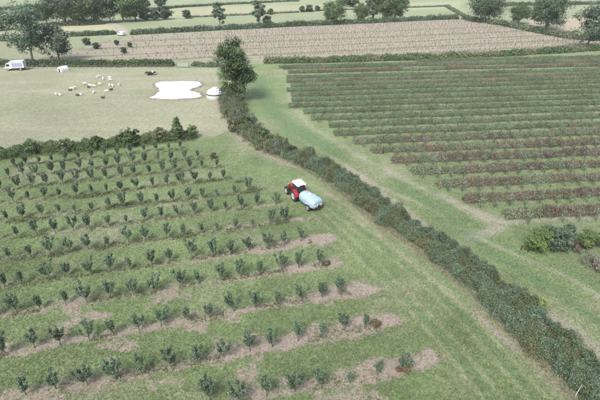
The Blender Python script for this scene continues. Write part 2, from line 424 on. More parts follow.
def ground_fields(x, y):
    """natural surface colour and bareness of the ground at any place"""
    x = np.asarray(x, float); y = np.asarray(y, float)
    a = fbm(x, y, 9, 5); b = fbm(x + 300, y + 40, 2.6, 3); c = fbm(x - 90, y + 200, 30, 3)
    colr = C_MEADOW[None] * (1 + .35 * (c - .5))[:, None] + np.zeros((len(x), 3))
    soil = np.zeros(len(x))
    dd, side = pdist(x, y, DIVIDE)
    left = side > 0
    pas = inpoly(x, y, PASTURE)
    far = inpoly(x, y, FARFIELD)
    rough = inpoly(x, y, LEFTROUGH)
    be, bs = pdist(x, y, BUSH_EDGE)
    tl = TOPLINE
    near = y < np.interp(x, tl[:, 0], tl[:, 1])
    def blend(cc, target, w):
        return cc + (np.asarray(target)[None] - cc) * np.clip(w, 0, 1)[:, None]
    # beyond the near fields: strips of meadow and stubble
    st = inpoly(x, y, GA([(45, 31), (118, 30.5), (112, 24), (60, 25)])) | inpoly(x, y, GA([(-100, 40), (50, 37), (60, 33), (-100, 33)]))
    colr = blend(colr, C_STRAW, st * .9)
    st2 = inpoly(x, y, GA([(135, 20), (180, 17), (300, 12.5), (460, 8), (460, 1), (300, 5), (180, 8), (135, 13)]))
    colr = blend(colr, (.30, .295, .195), st2 * .8)
    st3 = inpoly(x, y, GA([(528, 27), (600, 33), (600, 18), (530, 18)]))
    colr = blend(colr, (.33, .275, .215), st3 * .8)
    colr = blend(colr, (.22, .225, .15), rough * .7)
    # orchard grass
    orc = near & left & ~pas
    g = C_GRASS[None] * (1 + .55 * (a - .5) + .4 * (b - .5))[:, None] * np.ones((1, 3))
    g = blend(g, C_DRY, sstep(.5, .85, fbm(x + 11, y, 5, 4)) * .75)
    colr = np.where(orc[:, None], g, colr)
    # pasture, cropped and dry
    p = C_PAST[None] * (1 + .28 * (a - .5) + .3 * (c - .5))[:, None] * np.ones((1, 3))
    p = blend(p, (.30, .285, .21), sstep(.45, .75, fbm(x * .35, y * 2.2, 8, 4)) * .8)
    p = blend(p, (.185, .215, .125), sstep(.5, .8, fbm(x * .5 + 70, y + 33, 16, 4)) * .5)
    colr = np.where(pas[:, None], p, colr)
    soil = np.where(pas, .12 * sstep(.55, .8, c), soil)
    # lane and bush field on the right
    rt = near & ~left
    q = C_GRASS[None] * (1.05 + .5 * (a - .5) + .4 * (b - .5))[:, None] * np.ones((1, 3))
    q = blend(q, C_DRY, sstep(.42, .8, fbm(x - 40, y, 7, 4)) * .7)
    colr = np.where(rt[:, None], q, colr)
    bf = rt & (bs > 0)
    kb = (x * NB[0] + y * NB[1])
    w = bf * sstep(.0, 1.5, be)
    colr = blend(colr, np.array([.165, .205, .112]), w * .75)
    for P, wd, s_ in LANE_PALE:
        d, _ = pdist(x, y, P)
        wd = wd * .8
        m = np.exp(-(d / wd) ** 2) * rt
        colr = blend(colr, C_PALE, m * s_ * (.55 + .9 * b))
        soil = np.maximum(soil, m * s_ * .60)
    for P, wd, s_ in LANE_LUSH:
        d, _ = pdist(x, y, P)
        colr = blend(colr, C_LUSH, np.exp(-(d / wd) ** 2) * s_ * rt)
    # wheel marks and dry patches on the headland beside the long hedge
    for i, P in enumerate(T_TRACKS):
        for o_ in ((-.85, .85) if i < 2 else (-.2,)):
            d, _ = pdist(x, y, offset(P, o_))
            m = np.exp(-(d / (.28 if i < 2 else .65)) ** 2) * orc
            colr = blend(colr, (.28, .285, .185), m * (.52 if i < 2 else .5) * (.5 + b))
            if i == 2: soil = np.maximum(soil, m * .75 * sstep(.38, .62, fbm(x + 5, y, 3.5, 3)))
        d, _ = pdist(x, y, P)
        if i < 2: colr = blend(colr, C_LUSH, np.exp(-(d / .55) ** 2) * .4 * orc)
    hd, _ = pdist(x, y, HEDGE_BASE)
    soil = np.maximum(soil, np.exp(-(hd / .6) ** 2) * .45)
    colr = blend(colr, (.24, .22, .17), np.exp(-(hd / 1.1) ** 2) * .7)
    sd, _ = pdist(x, y, SCRUB)
    colr = blend(colr, (.27, .25, .19), np.exp(-((sd - 2.5) / 1.6) ** 2) * .8 * near)
    soil = np.maximum(soil, np.exp(-((sd - 2.8) / .8) ** 2) * .5 * near * left)
    # bare strips under the orchard rows
    t = x * D[0] + y * D[1]; k = x * N[0] + y * N[1]
    for r_, n0 in ROW_N.items():
        t0, t1 = ROW_T[r_]
        b0, b1 = BARE[r_]
        u = np.clip((t - (t1 - 22)) / 22, 0, 1)
        br = (b0 + (b1 - b0) * u ** 1.3) * (.72 + .6 * fbm(x + 21, y - 13, 4.0, 3))
        wdt = .42 + .55 * br + 1.0 * (fbm(t, k * 0 + r_ * 7, 3.5, 3) - .5)
        wdt = wdt * (1 + .35 * sstep(t1 - 9, t1, t) * (b1 > .8))
        end = 1 - sstep(t1 + .8 + 2.1 * b1, t1 + 2.6 + 3.4 * b1, t + 3.5 * (b - .5) + 4 * (a - .5) + .9 * np.abs(k - n0))
        edge = 1 - sstep(wdt * .3, wdt * 1.6, np.abs(k - n0 + .9 * (a - .5) + .7 * (b - .5) - .15))
        soil = np.maximum(soil, edge * end * (.30 + .62 * br) * orc)
        colr = blend(colr, (.20, .20, .13), edge * end * .5 * orc)
    # scattered worn patches between the nearer rows
    pat = sstep(.58, .70, fbm(x + 8, y * 1.6 + 90, 3.4, 4)) * sstep(58, 34, y) * orc * (x < 8)
    soil = np.maximum(soil, pat * .66)
    # the far planted field: pale earth with thin grassy lines along its rows
    line = np.zeros(len(x))
    for n0, wd in ((168, .9), (181, 1.2), (196, .9), (213, 1.3), (231, 1.0), (152, 1.0)):
        line = np.maximum(line, np.exp(-((k - n0 - 1.2 * (fbm(t, k * 0 + n0, 14, 2) - .5)) / (wd * 1.4)) ** 2))
    ff = C_FAR[None] * (1 + .25 * (a - .5) + .2 * (b - .5))[:, None] * np.ones((1, 3))
    ff = blend(ff, (.21, .22, .13), sstep(.62, .8, a) * .5 + sstep(25, -90, x) * .25)
    fine = np.exp(-((np.mod(k - 130 + 3.25, 6.5) - 3.25 + .5 * (b - .5)) / .95) ** 2) * (.35 + .5 * fbm(t, k * .3, 9, 3))
    ff = blend(ff, (.155, .170, .092), fine * 1.1)
    ff = blend(ff, (.13, .145, .080), line * .9)
    colr = np.where(far[:, None], ff, colr)
    soil = np.where(far, .72 * (1 - np.maximum(line, fine)) * (.5 + .8 * a), soil)
    # trodden bare ground round the pond and the tank
    for (u_, v_, wx) in ((172, 96, 10), (215, 97, 5), (40, 73, 9), (200, 134, 5)):
        gx, gy = G(u_, v_)
        m = np.exp(-(((x - gx) / wx) ** 2 + ((y - gy) / (wx * .9)) ** 2) ** 2)
        soil = np.maximum(soil, m * .42 * pas)
    return np.clip(colr, .01, .9), soil, (left, pas, far, rough, near, bf)

def build_ground():
    nr, ncol = 620, 380
    s = np.linspace(0, 1, nr)
    Y = 10 + 610 * (0.085 * s + .915 * s ** 2.6)
    Tt = np.linspace(-1, 1, ncol)
    YY = np.repeat(Y, ncol); XX = np.tile(Tt, nr) * (YY * .86 + 26)
    colr, soil, masks = ground_fields(XX, YY)
    Z = ground_z(XX, YY)
    i = np.arange((nr - 1) * ncol).reshape(nr - 1, ncol)[:, :-1].ravel()
    F = np.stack([i, i + 1, i + 1 + ncol, i + ncol], 1)
    left, pas, far, rough, near, bf = masks
    kind = np.full(len(XX), 5)
    kind[near & left] = 0; kind[near & ~left] = 2; kind[bf] = 3; kind[pas] = 1; kind[far] = 4
    fk = kind[F[:, 0]]
    names = ['orchard_grass', 'pasture', 'grass_lane', 'bush_field', 'planted_field', 'meadow']
    for q, nm in enumerate(names):
        Fq = F[fk == q]
        used, inv = np.unique(Fq.ravel(), return_inverse=True)
        V = np.stack([XX[used], YY[used], Z[used]], 1)
        me = np_mesh(nm, V, inv.reshape(-1, 4), M_GROUND, colors=colr[used], attr='base', smooth=True, floats={'soil': soil[used]})
        tag(inst(nm, me), kind='structure')
    # ground out to the horizon, a little lower than the fields laid on it
    V = [(-2800, -2200, -.3), (2800, -2200, -.3), (2800, 3200, -.3), (-2800, 3200, -.3)]
    me = np_mesh('ground', V, [[0, 1, 2, 3]], M_GROUND, colors=np.tile(C_MEADOW, (4, 1)), attr='base', floats={'soil': np.zeros(4)})
    tag(inst('ground', me), kind='structure')
build_ground()

# ------------------------------------------------------------------ foliage
def leaf_quads(C, size, up=.35, out=None, stretch=1.5):
    """one rhombic leaf (or leaf spray) per centre"""
    n = len(C)
    nrm = rng.normal(size=(n, 3)); nrm[:, 2] += up * 2
    if out is not None: nrm += out * 1.7
    nrm /= np.linalg.norm(nrm, axis=1)[:, None]
    a = np.cross(nrm, rng.normal(size=(n, 3))); a /= np.linalg.norm(a, axis=1)[:, None] + 1e-9
    b = np.cross(nrm, a)
    s = (np.asarray(size) * np.ones(n))[:, None]
    a = a * s * stretch * .5; b = b * s * .5
    k = nrm * s * .12
    V = np.stack([C - a, C - b * .9 + k, C + a, C + b * 1.1 + k], 1).reshape(-1, 3)
    return V, np.arange(n * 4).reshape(-1, 4)

def blade_quads(C, h, w, lean=.25):
    """upright shoots: narrow leaning blades"""
    n = len(C)
    ang = rng.random(n) * 2 * np.pi
    side = np.stack([np.cos(ang), np.sin(ang), np.zeros(n)], 1) * (np.asarray(w) * np.ones(n))[:, None] * .5
    tip = np.stack([rng.normal(size=n) * lean, rng.normal(size=n) * lean, np.ones(n)], 1) * (np.asarray(h) * np.ones(n))[:, None]
    V = np.stack([C - side, C + side, C + tip * .55 + side * 1.3, C + tip], 1).reshape(-1, 3)
    return V, np.arange(n * 4).reshape(-1, 4)

def leaf_cols(n, palette, weights, jitter=.22, tone=None):
    pal = np.array(palette); w = np.array(weights, float)
    if tone is None:
        idx = rng.choice(len(pal), n, p=w / w.sum()); c = pal[idx]
    else:
        cw = np.cumsum(w / w.sum())
        idx = np.searchsorted(cw, np.clip(tone, 0, .9999)); c = pal[np.clip(idx, 0, len(pal) - 1)]
    return np.clip(c * (1 + jitter * rng.normal(size=(n, 1))) * (1 + .06 * rng.normal(size=(n, 3))), .008, .7)

def join(parts):
    V = []; F = []; o = 0
    for v, f in parts:
        V.append(v); F.append(f + o); o += len(v)
    return np.vstack(V), np.vstack(F)

GREEN = [(.078, .122, .050), (.108, .155, .068), (.060, .095, .042), (.150, .200, .092)]
BLUEGREEN = [(.102, .146, .095), (.142, .188, .132), (.076, .110, .072), (.195, .235, .175)]
OLIVE = [(.135, .150, .080), (.170, .175, .105), (.105, .122, .066), (.215, .205, .135)]
BROWN = [(.165, .122, .098), (.135, .100, .082), (.115, .115, .075), (.20, .160, .135)]
DARK = [(.058, .088, .046), (.078, .112, .058), (.046, .068, .040), (.100, .135, .074)]
PALEGREEN = [(.148, .205, .142), (.188, .246, .178), (.115, .165, .108), (.240, .29, .220)]
W4 = [4, 3, 3, 1.6]

def make_tree(seed, h, cw, base, tr, nclump, leaf, per, palette, airy=.0, lobes=9, squash=1.0, bark=None, forks=1, taper=0.0):
    """a trunk with limbs and a crown of leaf sprays gathered round the limb ends; returns two meshes"""
    r = np.random.default_rng(seed)
    mb = MB()
    tips = []
    cz = (base + h) / 2; rz = (h - base) / 2
    for fk in range(forks):
        a0 = r.random() * 6.28
        lean = (.02 if forks == 1 else .09) * h
        top = Vector((math.cos(a0) * lean, math.sin(a0) * lean, h * .80))
        off = Vector((0, 0, 0)) if forks == 1 else Vector((math.cos(a0) * tr * .8, math.sin(a0) * tr * .8, 0))
        tp = [off + Vector((0, 0, -.15)), off + Vector((0, 0, h * .03)), off.lerp(top, .3) + Vector((r.normal() * .012 * h, r.normal() * .012 * h, 0)),
              off.lerp(top, .6) + Vector((r.normal() * .02 * h, r.normal() * .02 * h, 0)), top]
        mb.tube(tp, [tr * 1.5, tr * 1.05, tr * .85, tr * .5, tr * .12], 8)
        def on_trunk(z):
            for q in range(len(tp) - 1):
                if tp[q].z <= z <= tp[q + 1].z:
                    return tp[q].lerp(tp[q + 1], (z - tp[q].z) / max(1e-6, tp[q + 1].z - tp[q].z))
            return tp[-1]
        for i in range(lobes):
            f = i / max(1, lobes - 1)
            zs = base * .75 + (h * .72 - base * .75) * f
            a = i * 2.4 + r.random() * .9 + fk
            st = on_trunk(zs)
            ph = (f - .45) * 1.9 + r.normal() * .15
            rad = cw / 2 * (.62 + .33 * r.random()) * max(.35, math.cos(max(-1.1, min(1.25, ph)))) * (1 - taper * f)
            en = Vector((math.cos(a) * rad, math.sin(a) * rad, min(h * .97, cz + rz * .82 * math.sin(max(-1.2, min(1.35, ph))) * squash + r.normal() * .04 * h)))
            mid = st.lerp(en, .5) + Vector((0, 0, .05 * h * r.random()))
            r0 = tr * .42 * (1 - .5 * f)
            mb.tube([st, mid, en], [r0, r0 * .6, r0 * .2], 5)
            tips.append((en, .9))
            for j in range(3):
                b = mid.lerp(en, .15 + .5 * r.random())
                d2 = Vector((r.normal(), r.normal(), r.normal() * .7 + .25)).normalized() * cw * (.13 + .10 * r.random())
                mb.tube([b, b + d2 * .55 + Vector((0, 0, .02 * h)), b + d2], [r0 * .4, r0 * .25, r0 * .08], 4)
                tips.append((b + d2, .75))
    pts = np.array([tuple(t[0]) for t in tips])
    # leaf clumps around the tips
    ci = r.integers(0, len(pts), nclump)
    cc = pts[ci] + r.normal(size=(nclump, 3)) * cw * np.array([.085, .085, .07]) * (1 - .25 * airy)
    e = np.stack([cc[:, 0] / (cw / 2), cc[:, 1] / (cw / 2), (cc[:, 2] - cz) / rz], 1)
    el_ = np.linalg.norm(e, axis=1)
    cc = cc[(el_ < 1.12 + .2 * r.random(nclump)) & (cc[:, 2] > base * .8)]
    n = len(cc)
    rc = cw * (.055 - .012 * airy) * (0.7 + .6 * r.random(n))
    C = np.repeat(cc, per, 0) + r.normal(size=(n * per, 3)) * np.repeat(rc, per)[:, None] * np.array([1, 1, .75])
    C = C[C[:, 2] > base * .55]
    outv = C - np.array([0, 0, cz - rz * .3]); outv /= np.linalg.norm(outv, axis=1)[:, None] + 1e-9
    V, F = leaf_quads(C, leaf * (.65 + .7 * r.random(len(C))), .3, outv)
    tone = np.repeat(r.random(n), per)[:len(C)] * .75 + .25 * r.random(len(C))
    cols = leaf_cols(len(C), palette, W4, .16, tone)
    return mb.mesh('trunk', bark or M_BARK, True), np_mesh('crown', V, F, M_LEAF, cols)

def place_tree(name, meshes, uv, scale=1.0, rz=0.0, label='', cat='tree', group=None, dz=0):
    x, y = G(*uv)
    e_ = empty(name, (x, y, gz(x, y) + dz), rz, scale)
    inst('trunk', meshes[0], e_); inst('crown', meshes[1], e_)
    return tag(e_, label, cat, group)

def hedge_line(P, step=.5):
    P = np.asarray(P); seg = np.linalg.norm(np.diff(P, axis=0), axis=1); s = np.concatenate([[0], np.cumsum(seg)])
    n = max(2, int(s[-1] / step)); q = np.linspace(0, s[-1], n)
    # smooth the corners a little
    X = np.interp(q, s, P[:, 0]); Yv = np.interp(q, s, P[:, 1])
    kx = max(1, int(2.5 / step)); ker = np.ones(2 * kx + 1) / (2 * kx + 1)
    Xs = np.convolve(np.pad(X, kx, 'edge'), ker, 'valid'); Ys = np.convolve(np.pad(Yv, kx, 'edge'), ker, 'valid')
    return q, np.stack([Xs, Ys], 1)

def make_hedge(name, P, hw, ht, dens, leaf, palette_fn, label, rough=.25, shoots=0, shoot_h=.5, bumps=0.0, group=None, seed=0, lump=3.0, cat='hedge', zvary=.22):
    """a hedge: an opaque core added to block light, and leaves all over and into it; height and width wander along its length"""
    q, L = hedge_line(P)
    T = np.gradient(L, axis=0); T /= np.linalg.norm(T, axis=1)[:, None] + 1e-9
    Nn = np.stack([T[:, 1], -T[:, 0]], 1)
    total = q[-1]
    def prof(s):
        o = seed * 37.7
        hh = ht * (1 + zvary * 3.2 * (fbm(s, s * 0 + o, lump, 3) - .5) + bumps * sstep(.6, .85, vnoise(s / 6.0, s * 0 + o + 3)))
        ww = hw * (1 + (.5 + zvary * 1.6) * (fbm(s, s * 0 + o + 50, lump, 3) - .5))
        taper = np.clip(np.minimum(s, total - s) / (hw * 1.2), .25, 1) ** .5
        return hh * taper, ww * taper
    def at(s, th, f):
        hh, ww = prof(s)
        x = np.interp(s, q, L[:, 0]); y = np.interp(s, q, L[:, 1]); nx = np.interp(s, q, Nn[:, 0]); ny = np.interp(s, q, Nn[:, 1])
        c = np.cos(th); sn = np.sin(th)
        ox = np.sign(c) * np.abs(c) ** .7 * ww * f; oz = np.abs(sn) ** .75 * hh * f
        return np.stack([x + nx * ox, y + ny * ox, ground_z(x, y) + oz], 1), np.stack([nx * c, ny * c, sn], 1)
    e_ = empty(name, (float(L[len(L) // 2, 0]), float(L[len(L) // 2, 1]), 0))
    base = np.array([L[len(L) // 2, 0], L[len(L) // 2, 1], 0])
    # opaque core, added so that no light passes through the hedge
    ns = max(4, int(total / max(.7, leaf * 3))); ka = 9
    S = np.repeat(np.linspace(0.05 * hw, total - .05 * hw, ns), ka); TH = np.tile(np.linspace(-.12, math.pi + .12, ka), ns)
    core, _ = at(S, np.clip(TH, 0, math.pi), .66 + .10 * (rng.random(len(S)) - .5))
    core[TH < 0, 2] -= .25; core[TH > math.pi, 2] -= .25
    i = np.arange((ns - 1) * ka).reshape(ns - 1, ka)[:, :-1].ravel()
    inst('opaque_core', np_mesh('opaque_core', core - base, np.stack([i, i + 1, i + 1 + ka, i + ka], 1), M_CORE, smooth=False), e_)
    area = total * (2 * ht + 2 * hw) * .85
    n = int(area * dens)
    s = rng.random(n) * total; th = rng.random(n) * math.pi
    lumpn = fbm(s * 1.0, th * hw * 1.1 + seed * 11, 1.1, 3) - .5
    f = 1.0 - .24 * rng.random(n) ** 1.6 + rough * 2.0 * lumpn
    C, out = at(s, th, f)
    C += rng.normal(size=(n, 3)) * leaf * .5
    V, F = leaf_quads(C, leaf * (.6 + .8 * rng.random(n)), .45, out)
    cols = palette_fn(s / total, C, n)
    parts = [(V, F)]; cl = [cols]
    if shoots:
        m = int(total * hw * 2 * shoots)
        s2 = rng.random(m) * total; th2 = math.pi * (.12 + .76 * rng.random(m))
        C2, _ = at(s2, th2, .86 + rough * 2.0 * (fbm(s2, th2 * hw * 1.1 + seed * 11, 1.1, 3) - .5))
        parts.append(blade_quads(C2, shoot_h * (.4 + .9 * rng.random(m)), leaf * .45, .35)); cl.append(palette_fn(s2 / total, C2, m))
    V, F = join(parts)
    keep = V[:, 2] < -.3
    V[keep, 2] = -.05
    inst('foliage', np_mesh('foliage', V - base, F, M_LEAF, np.vstack(cl)), e_)
    return tag(e_, label, cat, group)

def mix_palette(*pals, scale=4.0, seed=0):
    """colour changes plant by plant along a hedge"""
    def fn(u, C, n):
        t = fbm(C[:, 0] + seed * 31, C[:, 1] + seed * 17, scale, 3)
        t = np.clip((t - .5) * 2.2 + .5 + .14 * rng.normal(size=n), 0, .9999)
        out = np.zeros((n, 3)); idx = (t * len(pals)).astype(int)
        for i, p in enumerate(pals):
            m = idx == i
            if m.any(): out[m] = leaf_cols(int(m.sum()), p, W4, .12)
        return out
    return fn

# the long clipped hedge beside the headland
make_hedge('hedge', LONG, 1.95, 2.15, 380, .078, mix_palette(OLIVE, GREEN, PALEGREEN, BLUEGREEN, PALEGREEN, PALEGREEN, BLUEGREEN, GREEN, OLIVE, scale=2.8, seed=1),
           'long dense clipped grey-green hedge running from the tractor to the lower right corner', rough=.46, shoots=90, shoot_h=.36, seed=1, zvary=.34, lump=2.2)
make_hedge('scrub_hedge', SCRUB, 2.7, 2.3, 110, .13, mix_palette(OLIVE, GREEN, PALEGREEN, BROWN, OLIVE, BLUEGREEN, scale=3.0, seed=2),
           'tangled scrubby hedge of mixed bushes between the tall tree and the tractor', rough=.75, shoots=30, shoot_h=.6, bumps=.6, seed=2, zvary=.5, lump=2.0)
make_hedge('hedge', MIDHEDGE, 1.3, 1.9, 170, .11, mix_palette(GREEN, DARK, GREEN, GREEN, scale=4, seed=3),
           'dark green hedge between the orchard and the sheep pasture', rough=.6, shoots=30, shoot_h=.45, bumps=.2, seed=3, zvary=.3)
make_hedge('hedge', GA([(-80, 67), (0, 66), (28, 66.2), (80, 66.3), (130, 66.2), (176, 65.8)]), 1.3, 2.3, 20, .32, mix_palette(DARK, GREEN, DARK, scale=7, seed=4),
           'straight dark hedge along the back of the sheep pasture behind the white lorry', rough=.2, seed=4, zvary=.12)
make_hedge('hedge', GA([(190, 65.5), (204, 66), (214, 67), (222, 66)]), 1.1, 1.5, 22, .3, mix_palette(OLIVE, GREEN, BLUEGREEN, scale=6, seed=5),
           'short low ragged hedge between the field gate and the tall tree', rough=.4, seed=5)
make_hedge('hedge', GA([(262, 63.5), (330, 62), (420, 59.5), (500, 56), (560, 52.5), (620, 49), (700, 45)]), 1.5, 2.2, 20, .32, mix_palette(GREEN, DARK, GREEN, OLIVE, scale=8, seed=6),
           'green hedge along the top of the bush rows on the right', rough=.25, seed=6, zvary=.2)
make_hedge('hedge', GA([(129, 35), (200, 31), (300, 26), (400, 21.5), (459, 18.7)]), 1.6, 2.5, 12, .42, mix_palette(DARK, BLUEGREEN, DARK, scale=9, seed=7),
           'long far hedge along the top edge of the pale planted field', rough=.25, seed=7)
make_hedge('hedge', GA([(463, 18.8), (476, 21.5), (500, 25), (530, 31), (565, 38), (600, 41), (680, 44)]), 1.9, 2.4, 12, .42, mix_palette(BLUEGREEN, OLIVE, DARK, scale=9, seed=8),
           'uneven hedge curving below the broad trees at the upper right', rough=.4, seed=8, zvary=.3, bumps=.3)
make_hedge('hedge', GA([(69, 36.5), (90, 35.8), (112, 34.5), (117, 33.8)]), 1.5, 2.3, 12, .42, mix_palette(DARK, BLUEGREEN, scale=9, seed=9),
           'short dark hedge below the straw-coloured strip at the upper left', rough=.25, seed=9)
make_hedge('hedge', GA([(-60, 39), (-10, 40), (15, 41.5), (45, 41)]), 1.8, 2.3, 10, .45, mix_palette(BLUEGREEN, OLIVE, scale=9, seed=10),
           'rough hedge behind the big tree at the left edge', rough=.4, seed=10)
make_hedge('hedge', GA([(-60, 13.5), (0, 10.5), (40, 8), (62, 6.5)]), 1.8, 2.6, 8, .5, mix_palette(DARK, BLUEGREEN, scale=9, seed=11),
           'far dark hedge in the top left corner', rough=.3, seed=11)
make_hedge('hedge', GA([(135, 13.2), (160, 9.5), (182, 7.2), (230, 4.5), (300, 1)]), 1.3, 1.6, 8, .5, mix_palette(BLUEGREEN, DARK, scale=9, seed=12),
           'thin far hedge between two pale fields at top centre left', rough=.3, seed=12)
make_hedge('hedge', GA([(186, 17.5), (215, 16.5), (255, 14.5), (300, 12.3)]), .9, 1.1, 9, .42, mix_palette(BLUEGREEN, OLIVE, scale=9, seed=13),
           'thin low hedge line behind the lone slender tree', rough=.35, seed=13)
make_hedge('hedge', GA([(300, 12), (330, 10.3), (360, 9.3), (400, 8), (450, 6.3)]), .9, 1.0, 9, .42, mix_palette(OLIVE, BLUEGREEN, scale=9, seed=14),
           'thin low hedge line behind the far tree clump at top centre', rough=.35, seed=14)
make_hedge('hedge', GA([(446, 6.5), (452, 10), (461, 15), (466, 17.8)]), 1.4, 1.6, 9, .42, mix_palette(BLUEGREEN, OLIVE, scale=9, seed=15),
           'small bushy hedge coming down to the far corner of the pale field', rough=.4, seed=15)
make_hedge('hedge', GA([(500, 6), (540, 5.4), (580, 4.6), (660, 3)]), 1.8, 2.6, 8, .5, mix_palette(DARK, BLUEGREEN, scale=9, seed=16),
           'far dark hedge at the top right behind the broad trees', rough=.3, seed=16)
make_hedge('hedge', GA([(60, 25.5), (85, 25), (105, 24)]), 2.0, 3.0, 8, .5, mix_palette(DARK, BLUEGREEN, OLIVE, scale=9, seed=17),
           'dense undergrowth at the foot of the upper left wood', rough=.4, seed=17)

# ------------------------------------------------------------------ trees
T_ASH = make_tree(11, 21, 16, 5.5, .42, 330, .42, 26, BLUEGREEN, airy=1.0, lobes=14, squash=1.0, bark=M_PALEBARK)
T_AIRY = make_tree(12, 14, 13, 2.6, .3, 230, .40, 26, BLUEGREEN, airy=.9, lobes=11)
T_TALL = make_tree(27, 16.5, 10.5, .5, .32, 560, .27, 36, DARK[:2] + GREEN[:2], airy=.5, lobes=17, taper=.5)
T_ROUND = make_tree(14, 15, 15, 2.8, .42, 320, .48, 28, GREEN, lobes=13)
T_BROAD = make_tree(15, 16, 22, 3.2, .5, 420, .5, 28, DARK, lobes=16, squash=.9)
T_SLIM = make_tree(16, 14, 7.5, 2.6, .26, 190, .42, 26, BLUEGREEN, airy=.5, lobes=10)
T_BUSH = make_tree(17, 5.0, 6.0, .5, .16, 130, .40, 22, DARK, lobes=9)
T_TWO = make_tree(18, 17, 18, 3.4, .55, 420, .48, 28, DARK, lobes=11, forks=2)
T_POLE = make_tree(19, 5.6, 2.1, .3, .06, 200, .15, 20, GREEN, lobes=22)

place_tree('ash_tree', T_ASH, (33.5, 65), 1.0, .4, 'tall airy grey-green tree beside the white lorry at the left edge')
place_tree('tree', T_AIRY, (60, 62), .95, 1.2, 'wide lower tree just right of the tall airy tree at left')
tt = place_tree('tree', T_TALL, (237.5, 102), 1.0, 2.0, 'dense dark green tree beside the white round tank')
tt.rotation_euler = (0, R(5), 2.0)
place_tree('tree', T_SLIM, (220, 27), .95, .3, 'lone slender tree on the far hedge at top centre left')
place_tree('tree', T_SLIM, (259, 26), 1.02, 2.1, 'narrow dark tree on the far hedge with a bush at its right foot')
place_tree('bush', T_BUSH, (267.5, 25.5), 1.0, .8, 'round bush at the right foot of the narrow dark far tree', 'bush')
place_tree('bush', T_BUSH, (270.5, 14.6), .75, .2, 'small bush standing on the thin hedge line beyond the narrow dark tree', 'bush')
place_tree('tree', T_ROUND, (334, 24), .86, .9, 'round-headed tree on the far hedge at top centre')
CL = 'far clump of trees on the hedge at top centre'
place_tree('tree', T_ROUND, (361, 21.5), .68, 2.9, 'lower left tree of the far clump at top centre right', group=CL)
place_tree('tree', T_SLIM, (373, 20.8), .72, 1.9, 'small slim tree in the middle of the far clump at top centre right', group=CL)
place_tree('tree', T_ROUND, (384.5, 20.3), .92, 4.0, 'tall tree right of the middle in the far clump at top centre right', group=CL)
place_tree('tree', T_ROUND, (395, 19.8), .98, 5.1, 'rightmost and tallest tree of the far clump at top centre right', group=CL)
place_tree('tree', T_BUSH, (343, 5.5), 1.7, .5, 'small far tree at the top edge above the round-headed tree')
place_tree('tree', T_BUSH, (352, 7), 2.0, 1.4, 'far pale tree at the top edge left of the clump')
place_tree('tree', T_BUSH, (372, 8.3), 2.0, 3.1, 'far bushy tree at the top edge behind the clump')
place_tree('tree', T_BUSH, (402, 6.5), 2.0, 4.1, 'far tree at the top edge right of the clump')
for u_, v_, s_, lb in ((302, 12, .8, 'left'), (309.5, 11.8, .92, 'middle'), (317.5, 11, .75, 'right')):
    place_tree('bush', T_BUSH, (u_, v_), s_, u_, lb + ' one of three small far bushes in a row at top centre', 'bush', 'three far bushes at top centre')
place_tree('tree', T_BROAD, (484, 21.5), .98, .6, 'broad spreading tree above the far corner of the pale field')
place_tree('tree', T_ROUND, (517.5, 24), .75, 2.2, 'small rounded dark tree between the two broad trees at upper right')
place_tree('tree', T_TWO, (546, 29.5), 1.05, 1.1, 'dark broad tree with two trunks at the upper right')
place_tree('tree', T_AIRY, (586.5, 48.6), 1.2, .2, 'pale airy tree on the hedge at the right edge')
for u_, v_, s_, me_, lb in ((66, 24, 1.15, T_BROAD, 'leftmost tree of the dark wood at the upper left'), (82, 24.5, .95, T_ROUND, 'second tree from the left in the dark upper left wood'),
                       (96, 23.5, 1.15, T_ROUND, 'third tree from the left in the dark upper left wood'), (111, 22.5, 1.0, T_AIRY, 'pale airy tree in the middle of the upper left wood'),
                       (124, 22, 1.2, T_ROUND, 'tall tree towards the right end of the upper left wood'), (136, 21, 1.05, T_ROUND, 'rightmost tall tree of the upper left wood'),
                       (74, 13, 1.2, T_ROUND, 'far tree behind the left end of the upper left wood'), (108, 11, 1.1, T_ROUND, 'far tree behind the middle of the upper left wood'),
                       (47, 24, .8, T_ROUND, 'dark tree between the tall airy tree and the upper left wood')):
    place_tree('tree', me_, (u_, v_), s_, u_ * .7, lb, group='trees of the upper left wood')
for u_, v_, s_, lb in ((146, 20.6, 1.35, 'smaller dark bush right of the upper left wood'), (155, 20.3, 1.2, 'dark bush in the middle of the row right of the wood'), (166, 19.5, 1.5, 'large round dark bush right of the upper left wood'), (187, 18.4, 1.0, 'lone dark round bush on the pale far field'),
                       (143, 8.5, 2.1, 'small far tree at the top edge left of centre'), (161, 7, 1.9, 'lone far tree at the top edge on the green field'), (3, 30, 1.9, 'dark bush on the left edge beside the tall airy tree')):
    place_tree('bush', T_BUSH, (u_, v_), s_, u_, lb, 'bush')
for u_, v_, s_, lb in ((97, 49, .5, 'leftmost scrub bush on the rough ground of the pale field'), (117, 45, .42, 'upper scrub bush at the left end of the pale field'), (124, 53, .45, 'lower scrub bush at the left end of the pale field'), (87, 45, .6, 'scrub bush nearest the wide tree on the rough ground'), (130, 47, .4, 'rightmost scrub bush at the left end of the pale field')):
    place_tree('bush', T_BUSH, (u_, v_), s_, u_, lb, 'bush', 'scrub bushes on the rough ground')

